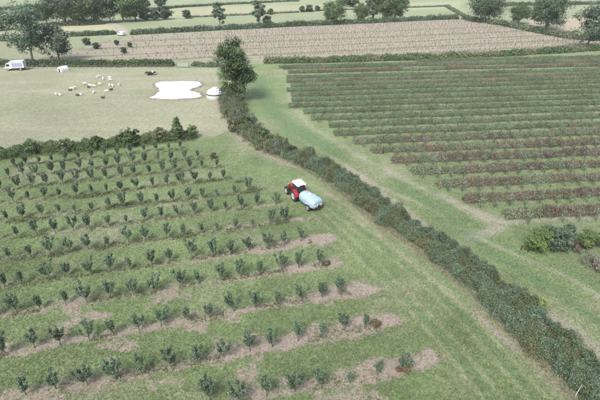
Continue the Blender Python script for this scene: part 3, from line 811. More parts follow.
# bushes that stand in the dark hedge of the pasture
T_HB = [make_tree(40 + i, 2.9, 2.7, .25, .09, 90, .18, 24, [GREEN, GREEN, OLIVE][i], lobes=9) for i in range(3)]
for i, (u_, v_, s_, lb) in enumerate(((-6, 158.5, 1.0, 'bush at the left edge in the pasture hedge'), (33, 154.5, .95, 'first rounded bush from the left standing up from the pasture hedge'), (66, 152, .95, 'second rounded bush from the left standing up from the pasture hedge'),
                         (98, 149, .95, 'third rounded bush from the left standing up from the pasture hedge'), (131, 145.5, 1.3, 'largest bush standing up from the pasture hedge'), (161, 141.8, 1.05, 'bush left of the thin tall tree in the pasture hedge'), (193, 137.6, .95, 'low bush at the right end of the pasture hedge'))):
    place_tree('bush', T_HB[i % 3], (u_, v_), s_, i * 1.3, lb, 'bush', 'bushes in the pasture hedge')
place_tree('tree', T_POLE, (179.5, 140.5), .95, 0, 'thin tall young tree at the right end of the pasture hedge')

# bushes at the head of the scrub hedge and beside the tall tree
for i, (u_, v_, s_, me_, lb) in enumerate(((235, 107, 1.1, T_HB[0], 'bush at the foot of the dense dark tree'), (233, 131, .95, T_HB[2], 'light green bush at the left end of the scrub hedge by the pasture'), (246, 131, 1.25, T_HB[0], 'rounded green bush in the upper scrub hedge'),
                                          (263, 140, 1.0, T_HB[1], 'olive bush in the middle of the scrub hedge'), (278, 148, .9, T_HB[1], 'olive bush towards the tractor end of the scrub hedge'))):
    place_tree('bush', me_, (u_, v_), s_, i, lb, 'bush', 'bushes of the scrub hedge')

# bushes on the corner by the lane, right edge
T_WILLOW = make_tree(51, 3.8, 2.9, .2, .07, 190, .11, 34, [(.125, .185, .075), (.155, .215, .095), (.10, .155, .06), (.19, .24, .12)], lobes=12)
T_DKB = make_tree(52, 4.0, 3.0, .3, .08, 190, .11, 34, BLUEGREEN, airy=.6, lobes=13)
T_DEAD = make_tree(53, 1.5, 2.3, .1, .04, 60, .10, 16, BROWN, airy=.6, lobes=14)
T_GREYB = make_tree(54, 1.5, 3.4, .1, .04, 80, .10, 22, [(.18, .17, .15), (.22, .205, .18), (.15, .14, .12), (.13, .15, .10)], airy=.3, lobes=14)
T_YELLOW = make_tree(55, 1.5, 2.2, .1, .04, 90, .11, 26, [(.24, .28, .11), (.29, .31, .14), (.20, .25, .095), (.17, .22, .09)], lobes=10)
for me_, u_, v_, s_, nm, lb in ((T_WILLOW, 535, 251.5, 1.0, 'bush', 'light green feathery bush, leftmost of the clump beside the right-hand lane'), (T_DKB, 547.5, 250, 1.0, 'bush', 'blue-green bush in the middle of the clump beside the right-hand lane'),
                    (T_DKB, 561.5, 249.5, .98, 'bush', 'dark bush right of the middle of the clump beside the right-hand lane'), (T_WILLOW, 584.5, 248.5, .80, 'bush', 'smaller green bush near the right edge above the grey scrub'),
                    (T_DKB, 602, 246.5, .85, 'bush', 'bush cut by the right edge beside the lane'), (T_DEAD, 573.5, 250, 1.0, 'dead_shrub', 'brown dead shrub between the dark bush and the smaller green bush'),
                    (T_GREYB, 594, 266, 1.05, 'dead_shrub', 'pale grey dead scrub at the right edge below the green bushes'), (T_GREYB, 606, 275, .8, 'dead_shrub', 'second pale grey dead scrub cut by the right edge'),
                    (T_YELLOW, 538.5, 306, .75, 'bush', 'small yellow-green bush against the lane side of the long hedge')):
    place_tree(nm, me_, (u_, v_), s_, u_, lb, 'bush' if nm == 'bush' else 'shrub')
T_BRB = make_tree(56, .95, 1.05, .05, .03, 46, .09, 22, [(.15, .115, .075), (.12, .10, .06), (.10, .11, .06), (.18, .14, .10)], lobes=9)
for u_, v_, s_, lb in ((375, 326, 1.0, 'small brown bush at the track end of the second orchard row'), (325.5, 265.5, .9, 'small brown bush at the track end of the fourth orchard row'), (405.5, 371.5, .9, 'small brown bush at the track end of the front orchard row'), (213, 158.5, 1.25, 'small brown bush at the far right corner of the orchard'), (398.5, 371, .55, 'tiny brown bush beside the last tree of the front orchard row')):
    place_tree('bush', T_BRB, (u_, v_), s_, u_, lb, 'bush')

# ------------------------------------------------------------------ young apple trees of the orchard
APPLE = [(.108, .155, .100), (.150, .200, .138), (.080, .116, .074), (.25, .295, .23)]
def make_apple(seed, h, w, stem):
    r = np.random.default_rng(seed)
    mb = MB()
    lean = Vector((r.normal() * .05, r.normal() * .05, 0))
    fork = Vector((0, 0, stem)) + lean
    tr = .035 + .016 * h / 2
    mb.tube([(0, 0, -.12), (0, 0, .05), tuple(fork * .55), tuple(fork)], [tr * 1.25, tr, tr * .9, tr * .85], 7)
    C = []; ton = []
    nl = int(5 + r.integers(0, 4))
    for i in range(nl):
        a = i * 6.283 / nl + r.normal() * .35
        top = h * (.78 + .3 * r.random()) if i else h
        rad = w / 2 * (.55 + .6 * r.random()) * (1 if i else .25)
        p0 = fork * (.75 + .25 * r.random())
        p3 = Vector((math.cos(a) * rad, math.sin(a) * rad, top))
        p1 = p0 + Vector((math.cos(a) * rad * .55, math.sin(a) * rad * .55, (top - stem) * .28))
        p2 = p0.lerp(p3, .68) + Vector((math.cos(a), math.sin(a), 0)) * rad * .12
        P = [p0, p1, p2, p3]
        mb.tube(P, [tr * .62, tr * .45, tr * .28, tr * .08], 5)
        nside = int(3 + r.integers(0, 4))
        segs = [(P, 1.0)]
        for j in range(nside):
            f = .3 + .6 * r.random(); k = min(2, int(f * 3)); b = P[k].lerp(P[k + 1], f * 3 - k)
            d = Vector((math.cos(a + r.normal() * .9), math.sin(a + r.normal() * .9), .5 + r.random() * .9)).normalized() * w * (.13 + .2 * r.random())
            mb.tube([b, b + d * .55, b + d], [tr * .22, tr * .15, tr * .05], 4)
            segs.append(([b, b + d * .5, b + d], .6))
        tone = r.random()
        for S, wt in segs:
            n = int(86 * wt * (h / 2.2))
            f = r.random(n) ** .8 * (len(S) - 1)
            if wt == 1.0: f = np.clip(f, .7, None)
            k = np.clip(f.astype(int), 0, len(S) - 2); fr = (f - k)[:, None]
            A = np.array([tuple(q) for q in S])
            p = A[k] * (1 - fr) + A[k + 1] * fr + r.normal(size=(n, 3)) * .068
            C.append(p); ton.append(np.clip(tone * .5 + .5 * r.random(n), 0, .999))
    C = np.vstack(C); ton = np.concatenate(ton)
    V, F = leaf_quads(C, .076 * (.65 + .7 * r.random(len(C))), .3, None, 1.6)
    return mb.mesh('trunk', M_BARK, True), np_mesh('crown', V, F, M_LEAF, leaf_cols(len(C), APPLE, W4, .2, ton))
AP = {'b': [make_apple(100 + i, 2.3 + .1 * (i % 3), 1.4, .72) for i in range(7)],
      'm': [make_apple(120 + i, 2.1 + .12 * (i % 3), 1.0, .75) for i in range(7)],
      's': [make_apple(140 + i, 1.6 + .12 * (i % 3), .55, .6) for i in range(6)],
      't': [make_apple(160 + i, 1.3, .32, .5) for i in range(3)]}
ADJ = {'b': 'bushy', 'm': 'medium-sized', 's': 'small thin', 't': 'tiny spindly'}
n_ap = 0
for r_ in ROWS:
    pts, sizes = ROWS[r_]
    P = GA(pts)
    for i, (x, y) in enumerate(P):
        s = sizes[i]
        var = AP[s][int(rng.integers(0, len(AP[s])))]
        sc_ = float(.92 + .17 * rng.random())
        e_ = empty('apple_tree', (x, y, gz(x, y)), float(rng.random() * 6.28), (sc_, sc_, sc_ * float(.94 + .14 * rng.random())))
        e_.rotation_euler.x, e_.rotation_euler.y = float(rng.normal() * R(3.5)), float(rng.normal() * R(3.5))
        inst('trunk', var[0], e_); inst('crown', var[1], e_)
        tag(e_, '%s apple tree, %s from the track in the %s orchard row from the front' % (ADJ[s], ordinal(len(P) - i), ordinal(r_ + 1)), 'apple tree', 'young apple trees in the orchard rows')
        n_ap += 1

# ------------------------------------------------------------------ bush rows and young trees on the right
def make_section(seed, L, hw, ht, dens, palette, weights):
    n = int(L * (2 * ht + 2 * hw) * 1.0 * dens)
    s = (rng.random(n) - .5) * (L + .35); th = math.pi * rng.random(n)
    plant = .62 + .60 * vnoise(s / .8 + seed * 9.1, s * 0 + seed) + .15 * vnoise(s / .3, s * 0 + seed * 3)
    f = plant * (1 - .35 * rng.random(n) ** 1.5)
    c = np.cos(th)
    C = np.stack([s, np.sign(c) * np.abs(c) ** .7 * hw * f, np.abs(np.sin(th)) ** .8 * ht * f + .03], 1) + rng.normal(size=(n, 3)) * .05
    C[:, 2] = np.maximum(C[:, 2], .03)
    a = leaf_quads(C, .115 * (.6 + .8 * rng.random(n)), .25, np.stack([c * 0, c, np.sin(th)], 1))
    m = int(L * 46)
    s2 = (rng.random(m) - .5) * L
    base = np.stack([s2, (rng.random(m) - .5) * hw * 1.3, ht * (.45 + .35 * rng.random(m))], 1)
    b = blade_quads(base, ht * (.28 + .4 * rng.random(m)), .075, .25)
    V, F = join([a, b])
    tone = np.concatenate([np.clip(.7 * vnoise(s / 1.1 + seed * 5, s * 0 + 4) + .35 * rng.random(n), 0, .999), rng.random(m)])
    fol = np_mesh('foliage', V, F, M_LEAF, leaf_cols(n + m, palette, weights, .2, tone))
    return fol
def core_section(seed, L, hw, ht):  # added opaque filler, keeps light from passing through a bush row
    ns, ka = 10, 8
    S = np.repeat(np.linspace(-L / 2 + .05, L / 2 - .05, ns), ka); TH = np.tile(np.linspace(0, math.pi, ka), ns)
    f = .48 + .12 * rng.random(len(S)); c = np.cos(TH)
    V = np.stack([S, np.sign(c) * np.abs(c) ** .7 * hw * f, np.sin(TH) ** .8 * ht * f - .08], 1)
    V[:ka] *= (1, .35, .35); V[-ka:] *= (1, .35, .35)
    i = np.arange((ns - 1) * ka).reshape(ns - 1, ka)[:, :-1].ravel()
    return np_mesh('opaque_core', V, np.stack([i, i + 1, i + 1 + ka, i + ka], 1), M_CORE)
PB_BROWN = [(.180, .145, .118), (.150, .122, .100), (.130, .148, .092), (.255, .220, .185)]
PB_MIX = [(.160, .175, .118), (.155, .195, .118), (.205, .180, .142), (.26, .27, .20)]
PB_GREEN = [(.138, .182, .108), (.165, .208, .128), (.122, .158, .094), (.25, .28, .20)]
SECL = 5.0
SECS = [[make_section(10 * k + i, SECL, .90, 1.06, 62, p, W4) for i in range(5)] for k, p in enumerate((PB_BROWN, PB_MIX, PB_GREEN))]
CORES = [core_section(i, SECL, .90, 1.06) for i in range(3)]

e_t = BUSH_EDGE @ DB; e_n = BUSH_EDGE @ NB
n_first = float(np.dot(G(520, 216.5), NB))
ROWS_B = []
NROW = 22
BROWNISH = {0: .75, 1: .95, 2: .95, 3: 1.0, 4: .95, 5: .8, 6: .7, 7: .3, 8: .3, 9: .2, 10: .25, 11: .15, 12: .3, 13: .2, 14: .15, 15: .5, 16: .65, 17: .3, 18: .75, 19: .4, 20: .5, 21: .3}
order = np.argsort(e_n)
for i in range(NROW):
    n0 = n_first + 5.33 * i
    if i == 18: n0 += 2.0
    if i == 19: n0 += 3.2
    t0 = float(np.interp(n0, e_n[order], e_t[order])) + float(rng.normal() * .6)
    y_ref = n0 + 10
    t1 = .74 * y_ref + 24
    if i >= 18:                                   # these stop where the slanting top hedge cuts them off
        tt_ = np.arange(t0, t1, 1.0); xs_ = tt_ * DB[0] + n0 * NB[0]; ys_ = tt_ * DB[1] + n0 * NB[1]
        ok_ = ys_ < np.interp(xs_, TOPLINE[:, 0], TOPLINE[:, 1]) - 4
        if ok_.sum() < 12: continue
        t0, t1 = float(tt_[ok_].min()), float(tt_[ok_].max())
    x0, y0 = t0 * DB + n0 * NB
    root = empty('bush_row', (x0, y0, gz(x0, y0)), R(5.7))
    t = 0.0
    while t < t1 - t0:
        px, py = (t0 + t + SECL / 2) * DB + n0 * NB
        p = BROWNISH[i] + .55 * (float(fbm(np.array([px]), np.array([py]), 12, 2)[0]) - .5)
        k = 0 if p + .15 * rng.normal() > .78 else (1 if p + .15 * rng.normal() > .45 else 2)
        scz = float(.88 + .26 * rng.random()) * (1.22 if i < 7 else 1.0)
        fl = -1.0 if rng.random() < .5 else 1.0
        zz = gz(px, py) - gz(x0, y0) - .04
        b_ = inst('bush', SECS[k][int(rng.integers(0, 5))], root, (t + SECL / 2, float(rng.normal() * .07), zz), None, (fl, 1.0 if rng.random() < .5 else -1.0, scz))
        inst('opaque_core', CORES[int(rng.integers(0, 3))], b_)
        t += SECL
    tag(root, '%s bush row from the front in the planted field on the right' % ordinal(i + 1), 'bush row', 'bush rows in the field on the right')
    ROWS_B.append((n0, t0, t1))

M_GUARD = plain('tree_guard', (.060, .075, .055), .8)
def make_sapling(seed, h, leafy):
    r = np.random.default_rng(seed)
    mb = MB(); mb.tube([(0, 0, -.1), (0, 0, .62)], [.05, .042], 6)
    tr = MB(); tr.tube([(0, 0, .58), (.02, .01, h * .8), (.03, .0, h)], [.028, .02, .008], 5)
    for k in range(4):
        a = r.random() * 6.28; z = h * (.55 + .25 * r.random())
        tr.tube([(0, 0, z), (math.cos(a) * .22, math.sin(a) * .22, z + .28)], [.014, .004], 4)
    n = leafy
    C = np.stack([r.normal(size=n) * .24, r.normal(size=n) * .24, h * .78 + r.normal(size=n) * .26], 1)
    V, F = leaf_quads(C, .115 * (.6 + .8 * r.random(n)), .3)
    me = tr.mesh('trunk', M_PALEBARK, True)
    return mb.mesh('tree_guard', M_GUARD, True), me, np_mesh('crown', V, F, M_LEAF, leaf_cols(n, [(.135, .17, .125), (.175, .21, .16), (.11, .14, .10), (.24, .26, .21)], W4, .2))
SAP = [make_sapling(200 + i, 1.55 + .12 * (i % 4), 95 + 20 * (i % 3)) for i in range(6)]
spots = []
for i, (n0, t0, t1) in enumerate(ROWS_B):
    k = 0
    t = t0 + 1.0 + 1.5 * rng.random()
    while t < t1:
        if rng.random() > .1:
            k += 1
            x, y = t * DB + (n0 - 2.15 + .12 * rng.normal()) * NB
            spots.append((math.hypot(x, y), float(x), float(y), i, k))
        t += 2.55 + .15 * rng.normal()
def in_view(x, y):
    zc = y * CP + CAM_H * SP
    u = 300 + F_PX * x / zc
    return -4 < u < 604
spots.sort()
vis = [s for s in spots if in_view(s[1], s[2])]
near_set = set(id(s) for s in vis[:300])
restV, restF, restC, o_ = [], [], [], 0
ro = 0
for s in spots:
    d_, x, y, i, k = s
    if id(s) in near_set:
        m_ = SAP[int(rng.integers(0, 6))]
        e_ = empty('young_tree', (x, y, gz(x, y)), float(rng.random() * 6.28), float(.85 + .35 * rng.random()))
        inst('tree_guard', m_[0], e_); inst('trunk', m_[1], e_); inst('crown', m_[2], e_)
        tag(e_, 'thin young tree, %s from the lane end in front of the %s bush row' % (ordinal(k), ordinal(i + 1)), 'young tree', 'thin young trees between the bush rows')
    else:
        z = gz(x, y); h = 1.25 + .3 * rng.random()
        C = np.stack([x + rng.normal(size=16) * .2, y + rng.normal(size=16) * .2, z + h * .75 + rng.normal(size=16) * .22], 1)
        V, F = leaf_quads(C, .12, .3)
        St = np.array([[x - .05, y, z - .1], [x + .05, y, z - .1], [x + .03, y, z + h], [x - .03, y, z + h], [x, y - .05, z - .1], [x, y + .05, z - .1], [x, y + .03, z + h], [x, y - .03, z + h]])
        restV += [V, St]; restF += [F + ro, np.array([[0, 1, 2, 3], [4, 5, 6, 7]]) + ro + len(V)]; ro += len(V) + 8
        restC += [leaf_cols(16, [(.105, .135, .095), (.14, .17, .125)], [1, 1]), np.tile([.05, .055, .04], (2, 1))]
me = np_mesh('young_trees', np.vstack(restV), np.vstack(restF), M_LEAF, np.vstack(restC))
tag(inst('young_trees', me), 'remaining thin young trees in the farther bush rows', 'young tree', kind='stuff')

# ------------------------------------------------------------------ saplings of the far planted field
def tiny_sapling(x, y, z, h):
    C = np.stack([x + rng.normal(size=9) * .2, y + rng.normal(size=9) * .16, z + np.maximum(.08, h * .6 + rng.normal(size=9) * .16)], 1)
    V, F = leaf_quads(C, .19, .3)
    St = np.array([[x - .06, y, z - .1], [x + .06, y, z - .1], [x + .03, y, z + h], [x - .03, y, z + h], [x, y - .06, z - .1], [x, y + .06, z - .1], [x, y + .03, z + h], [x, y - .03, z + h]])
    return np.vstack([V, St]), np.vstack([F, np.array([[0, 1, 2, 3], [4, 5, 6, 7]]) + len(V)]), np.vstack([leaf_cols(9, [(.125, .125, .085), (.15, .155, .10), (.115, .10, .075)], [1, 1, 1]), np.tile([.06, .05, .04], (2, 1))])
TS = []
for i in range(5):
    V, F, C_ = tiny_sapling(0, 0, 0, .6 + .09 * i)
    TS.append(np_mesh('foliage', V, F, M_LEAF, C_))
cand = []
FP = FARFIELD
for n0 in np.arange(130.0, 300, 6.5):
    for t in np.arange(-80, 260, 1.2):
        x, y = (t + .25 * rng.normal()) * D + (n0 + .2 * rng.normal()) * N
        cand.append((x, y))
cand = np.array(cand)
ins = inpoly(cand[:, 0], cand[:, 1], FP) & (rng.random(len(cand)) > .12 + .5 * sstep(-20, -75, cand[:, 0]))
cand = cand[ins]
cand = cand[np.argsort(np.hypot(cand[:, 0], cand[:, 1]))]
visf = np.array([in_view(x, y) for x, y in cand])
near_i = np.where(visf)[0][:300]
for j in near_i:
    x, y = cand[j]
    o = inst('sapling', TS[int(rng.integers(0, 5))], None, (x, y, gz(x, y)), float(rng.random() * 6.28), (1, 1, float(.85 + .3 * rng.random())))
    tag(o, 'tiny dark sapling in the nearest rows of the pale planted field', 'sapling', 'saplings dotted over the pale planted field')
rest = np.delete(cand, near_i, axis=0)
vv, ff, cc, ro = [], [], [], 0
for x, y in rest:
    V, F, C_ = tiny_sapling(x, y, gz(x, y), .55 + .4 * rng.random())
    vv.append(V); ff.append(F + ro); cc.append(C_); ro += len(V)
tag(inst('saplings', np_mesh('saplings', np.vstack(vv), np.vstack(ff), M_LEAF, np.vstack(cc))), 'rows of tiny saplings over the rest of the pale planted field', 'sapling', kind='stuff')

# ------------------------------------------------------------------ grass, weeds
def grass(name, x, y, h, w, label, tintf=1.0, blades=3):
    x = np.repeat(x, blades) + rng.normal(size=len(x) * blades) * .05; y = np.repeat(y, blades) + rng.normal(size=len(y) * blades) * .05
    colr, soil, _ = ground_fields(x, y)
    keep = soil + .25 * rng.normal(size=len(x)) < .5
    x, y, colr = x[keep], y[keep], colr[keep]
    n = len(x)
    hh = h[np.arange(n) % len(h)] if hasattr(h, '__len__') else h
    ang = rng.random(n) * 6.28
    sd = np.stack([np.cos(ang), np.sin(ang), 0 * ang], 1) * (w * .5)
    tip = np.stack([rng.normal(size=n) * .6, rng.normal(size=n) * .6, np.ones(n)], 1) * (hh * (.5 + .8 * rng.random(n)))[:, None]
    B = np.stack([x, y, ground_z(x, y) - .02], 1)
    V = np.stack([B - sd, B + sd, B + tip], 1).reshape(-1, 3)
    mixs = (rng.random((n, 1)) < .11)
    c = np.where(mixs, np.array([[.26, .255, .165]]), colr)
    c = np.clip(c * (1 + .20 * rng.normal(size=(n, 1))) * tintf, .03, .5)
    o = inst(name, np_mesh(name, V, np.arange(n * 3).reshape(-1, 3), M_LEAF, c))
    tag(o, label, 'grass', kind='stuff')
# short grass over the orchard and lane, denser towards the camera
n = 120000
yy = 21 + (rng.random(n) ** 1.6) * 62; xx = (rng.random(n) * 2 - 1) * (yy * .66 + 14)
dl, sl = pdist(xx, yy, DIVIDE)
m = ~inpoly(xx, yy, PASTURE) & (dl > 1.6)
grass('short_grass', xx[m], yy[m], .15, .065, 'short grass over the orchard floor and the lane', 1.05)
# taller grass along hedge feet, lane verges and under the bush rows
q, L = hedge_line(HEDGE_BASE, .25); k = rng.integers(0, len(L), 9000)
q2, L2 = hedge_line(offset(LONG, -2.2), .25); k2 = rng.integers(0, len(L2), 6000)
q3, L3 = hedge_line(offset(MIDHEDGE, 1.3), .25); k3 = rng.integers(0, len(L3), 5000)
P = np.vstack([L[k] + rng.normal(size=(9000, 2)) * .35, L2[k2] + rng.normal(size=(6000, 2)) * .35, L3[k3] + rng.normal(size=(5000, 2)) * .35])
grass('long_grass', P[:, 0], P[:, 1], .32, .06, 'longer dry grass along the feet of the hedges', 1.0, 2)
# weeds along the orchard rows
wx, wy, wc = [], [], []
for r_ in ROWS:
    t0, t1 = ROW_T[r_]
    m = int((t1 - t0) * 16)
    t = t0 - 1 + rng.random(m) * (t1 - t0 + 2.5)
    lush = fbm(t, t * 0 + r_ * 13, 3.0, 2)
    kk = ROW_N[r_] + rng.normal(size=m) * .32
    keep = lush > .42
    wx.append((t * D[0] + kk * N[0])[keep]); wy.append((t * D[1] + kk * N[1])[keep])
for (u_, v_, a_, b_, cnt) in ((95, 195.5, 1.6, .35, 260), (88, 196.5, 1.2, .3, 160), (214, 181, 1.5, .3, 240), (184, 236.5, .9, .35, 200), (30, 220, 2.0, .3, 240), (126, 205, 1.6, .3, 220), (282, 222.5, .6, .3, 120), (253, 191.5, 1.0, .3, 180), (57, 255.5, .6, .3, 100), (101, 248.5, .5, .3, 90), (240, 182, .5, .25, 60)):
    gx, gy = G(u_, v_)
    t = rng.normal(size=cnt) * a_; kk = rng.normal(size=cnt) * b_
    wx.append(gx + t * D[0] + kk * N[0]); wy.append(gy + t * D[1] + kk * N[1])
wx = np.concatenate(wx); wy = np.concatenate(wy)
rep = 4
X = np.repeat(wx, rep) + rng.normal(size=len(wx) * rep) * .1; Yw = np.repeat(wy, rep) + rng.normal(size=len(wx) * rep) * .1
C = np.stack([X, Yw, ground_z(X, Yw) + .04 + .22 * rng.random(len(X)) ** 1.5], 1)
V, F = leaf_quads(C, .11 * (.6 + .8 * rng.random(len(X))), .6)
o = inst('weeds', np_mesh('weeds', V, F, M_LEAF, leaf_cols(len(X), [(.10, .145, .065), (.13, .175, .085), (.16, .15, .10), (.20, .17, .13)], [3, 3, 1.2, 1.2], .22)))
tag(o, 'low weeds growing along the bare strips under the orchard rows', 'weeds', kind='stuff')

# ------------------------------------------------------------------ machinery materials
M_RED = plain('red_paint', (.33, .022, .028), .5, var=.28, scale=3.5)
M_WHITE = plain('white_paint', (.52, .53, .54), .5, var=.16, scale=2.0)
M_BLACK = plain('black_plastic', (.022, .022, .024), .55)
M_TYRE = plain('tyre_rubber', (.028, .027, .026), .85, var=.25)
M_RIM = plain('pale_rim', (.38, .35, .35), .5, var=.10)
M_GREYM = plain('grey_metal', (.30, .31, .32), .45, .5)
M_STEEL = plain('galvanised_steel', (.30, .31, .32), .5, .3)
M_TANK = plain('pale_blue_tank', (.27, .375, .425), .6, var=.2, scale=1.6)
M_AMBER = plain('amber_lens', (.75, .25, .03), .3)
M_REDL = plain('red_lens', (.55, .02, .02), .3)
M_LAMP = plain('clear_lens', (.75, .76, .78), .2)
M_GLASS, n_, l_, b_ = new_mat('dark_glass')
b_.inputs['Base Color'].default_value = (.03, .04, .045, 1); b_.inputs['Roughness'].default_value = .08
M_WOOD = bark_mat('post_wood', (.15, .125, .10))

def wheel(parent, c, r, w, side, rimmat=M_RIM, lugs=18):
    """tyre with lugs, dished rim and hub; axle along local x"""
    e = MB()
    prof = [(r * .60, -w * .5), (r * .86, -w * .52), (r * .96, -w * .44), (r, -w * .3), (r, w * .3), (r * .96, w * .44), (r * .86, w * .52), (r * .60, w * .5)]
    e.lathe(prof, 28, 'x', c, close=True)
    for k in range(lugs):
        a = 2 * math.pi * k / lugs
        for sgn in (-1, 1):
            aa = a + (math.pi / lugs if sgn > 0 else 0)
            cc_ = Vector((c[0] + sgn * w * .2, c[1] + math.cos(aa) * r, c[2] + math.sin(aa) * r))
            e.box(cc_, (w * .45, r * .075, r * .06), Matrix.Rotation(aa - math.pi / 2, 3, 'X') @ Matrix.Rotation(sgn * .5, 3, 'Z'))
    t = e.build('wheel', M_TYRE, parent, True)
    m = MB()
    x = side * w * .5
    m.lathe([(r * .62, -w * .42), (r * .62, w * .42)] if False else [(r * .63, x * .9 - side * .02), (r * .60, x * .9 + side * .02), (r * .50, x * .45), (r * .26, x * .35), (r * .24, x * .75), (r * .08, x * .8)], 24, 'x', c)
    m.build('rim', rimmat, t, True)
    h = MB(); h.lathe([(r * .10, x * .7), (r * .10, x * 1.0), (r * .06, x * 1.05)], 12, 'x', c); h.build('hub', M_RED if rimmat is M_RIM else M_GREYM, t, True)
    return t

# ------------------------------------------------------------------ tractor (local +y is forward, origin under the rear axle)
tx, ty = -0.12, 61.15
trac = empty('tractor', (tx, ty, gz(tx, ty)), R(29.5), (1.08, 1.08, 1.15))
tag(trac, 'red tractor with white cab roof towing the pale blue tank along the orchard headland', 'tractor')
for s in (-1, 1):
    wheel(trac, (s * .86, 0, .80), .80, .46, s)
    wheel(trac, (s * .80, 2.45, .56), .56, .34, s, lugs=16)
def rounded(w, h, x0, z0, r, n=4):
    P = []
    for cx, cz, a0 in ((w - r, h - r, 0), (-w + r, h - r, 90), (-w + r, r, 180), (w - r, r, 270)):
        for k in range(n + 1):
            a = R(a0 + 90 * k / n); P.append((x0 + cx + r * math.cos(a), z0 + cz + r * math.sin(a)))
    return P
hd = MB()
hd.loft([[(x, y, z) for x, z in rounded(w, h, 0, z0, .12)] for y, w, h, z0 in ((.95, .40, .80, .82), (1.7, .38, .74, .82), (2.55, .35, .64, .80), (2.95, .32, .54, .80), (3.05, .26, .44, .84))])
hood = hd.build('bonnet', M_RED, trac, True)
g_ = MB(); g_.box((0, 3.06, 1.05), (.42, .03, .34)); g_.build('grille', M_BLACK, hood)
for s in (-1, 1):
    g_ = MB(); g_.box((s * .15, 3.075, 1.27), (.14, .03, .08)); g_.build('headlight', M_LAMP, hood, bevel=.01)
    g_ = MB(); g_.box((s * .385, 1.75, 1.2), (.03, .9, .28)); g_.build('side_grille', M_BLACK, hood)
ch = MB(); ch.box((0, 1.35, .66), (.46, 3.3, .40)); ch.box((0, 2.45, .56), (1.35, .18, .16)); ch.tube([(-.78, 0, .80), (.78, 0, .80)], .13, 10); ch.box((0, -.35, .72), (.6, .5, .5)); ch.box((0, 3.15, .70), (.6, .35, .26))
ch.build('chassis', M_BLACK, trac, bevel=.02)
# cab
cb = MB(); cb.hexa([(-.62, -.55, .95), (.62, -.55, .95), (.58, .95, .95), (-.58, .95, .95), (-.66, -.62, 1.45), (.66, -.62, 1.45), (.60, 1.0, 1.45), (-.60, 1.0, 1.45)])
cab = cb.build('cab_body', M_RED, trac, bevel=.04)
gl = MB(); gl.hexa([(-.63, -.58, 1.45), (.63, -.58, 1.45), (.57, .97, 1.45), (-.57, .97, 1.45), (-.60, -.50, 2.50), (.60, -.50, 2.50), (.56, .78, 2.50), (-.56, .78, 2.50)])
gl.build('cab_window', M_GLASS, trac)
fr = MB()
for x0, y0, x1, y1 in ((-.66, -.61, -.62, -.53), (.66, -.61, .62, -.53), (-.60, 1.0, -.58, .81), (.60, 1.0, .58, .81), (-.65, .18, -.62, .14), (.65, .18, .62, .14)):
    fr.tube([(x0, y0, 1.42), (x1, y1, 2.52)], .045, 6)
fr.tube([(-.66, -.61, 1.47), (.66, -.61, 1.47)], .035, 6)
fr.build('cab_frame', M_BLACK, trac, True)
rf = MB(); rf.loft([[(x, y, z) for x, y in [(w_ * q[0], .12 + l2 * q[1]) for q in ((1, -.86), (.94, -.97), (.8, -1), (-.8, -1), (-.94, -.97), (-1, -.86), (-1, .8), (-.9, .96), (-.7, 1), (.7, 1), (.9, .96), (1, .8))]] for z, w_, l2 in ((2.50, .72, .84), (2.54, .78, .92), (2.66, .78, .92), (2.74, .70, .84), (2.78, .5, .62))])
roof = rf.build('cab_roof', M_WHITE, trac, True)
for s in (-1, 1):
    b2 = MB(); b2.box((s * .52, -.80, 2.52), (.18, .10, .10)); b2.build('work_light', M_LAMP, roof, bevel=.01)
bc = MB(); bc.lathe([(.05, 2.76), (.055, 2.9), (.03, 2.94)], 10, 'z', (-.45, -.35, 0)); bc.build('beacon', M_AMBER, roof, True)
for s in (-1, 1):
    fm = MB()
    ang = [R(a) for a in range(12, 171, 12)]
    outer = [(.0 + math.cos(a) * .92, .80 + math.sin(a) * .90) for a in ang]; inner = [(math.cos(a) * .87, .80 + math.sin(a) * .85) for a in ang]
    for k in range(len(ang) - 1):
        (y0, z0), (y1, z1), (y2, z2), (y3, z3) = outer[k], outer[k + 1], inner[k + 1], inner[k]
        xa, xb = s * .58, s * 1.08
        fm.hexa([(xa, y3, z3), (xb, y3, z3), (xb, y2, z2), (xa, y2, z2), (xa, y0, z0), (xb, y0, z0), (xb, y1, z1), (xa, y1, z1)])
    fd = fm.build('mudguard', M_RED, trac, True)
    tl = MB(); tl.box((s * .90, -.86, 1.28), (.16, .05, .10)); tl.build('tail_light', M_REDL, fd, bevel=.008)
    ff_ = MB()
    for k in range(6):
        a0, a1 = R(30 + 20 * k), R(50 + 20 * k)
        y0, z0, y1, z1 = 2.45 + math.cos(a0) * .64, .56 + math.sin(a0) * .64, 2.45 + math.cos(a1) * .64, .56 + math.sin(a1) * .64
        ff_.hexa([(s * .64, y0, z0 - .02), (s * .98, y0, z0 - .02), (s * .98, y1, z1 - .02), (s * .64, y1, z1 - .02), (s * .64, y0, z0 + .02), (s * .98, y0, z0 + .02), (s * .98, y1, z1 + .02), (s * .64, y1, z1 + .02)])
    ff_.build('front_mudguard', M_BLACK, trac, True)
    mr = MB(); mr.tube([(s * .60, .95, 2.2), (s * .98, 1.02, 2.15)], .02, 6); mr.box((s * 1.02, 1.02, 2.02), (.20, .05, .32)); mr.build('mirror', M_BLACK, trac, bevel=.015)
    st = MB(); st.box((s * .78, .98, .48), (.32, .35, .05)); st.box((s * .78, .98, .74), (.32, .35, .05)); st.box((s * .63, .98, .62), (.04, .3, .5)); st.build('step', M_BLACK, trac)
ex = MB(); ex.tube([(.50, 1.05, 1.2), (.52, 1.08, 2.3), (.52, 1.02, 2.62)], [.06, .06, .05], 10); ex.build('exhaust_pipe', M_GREYM, trac, True)
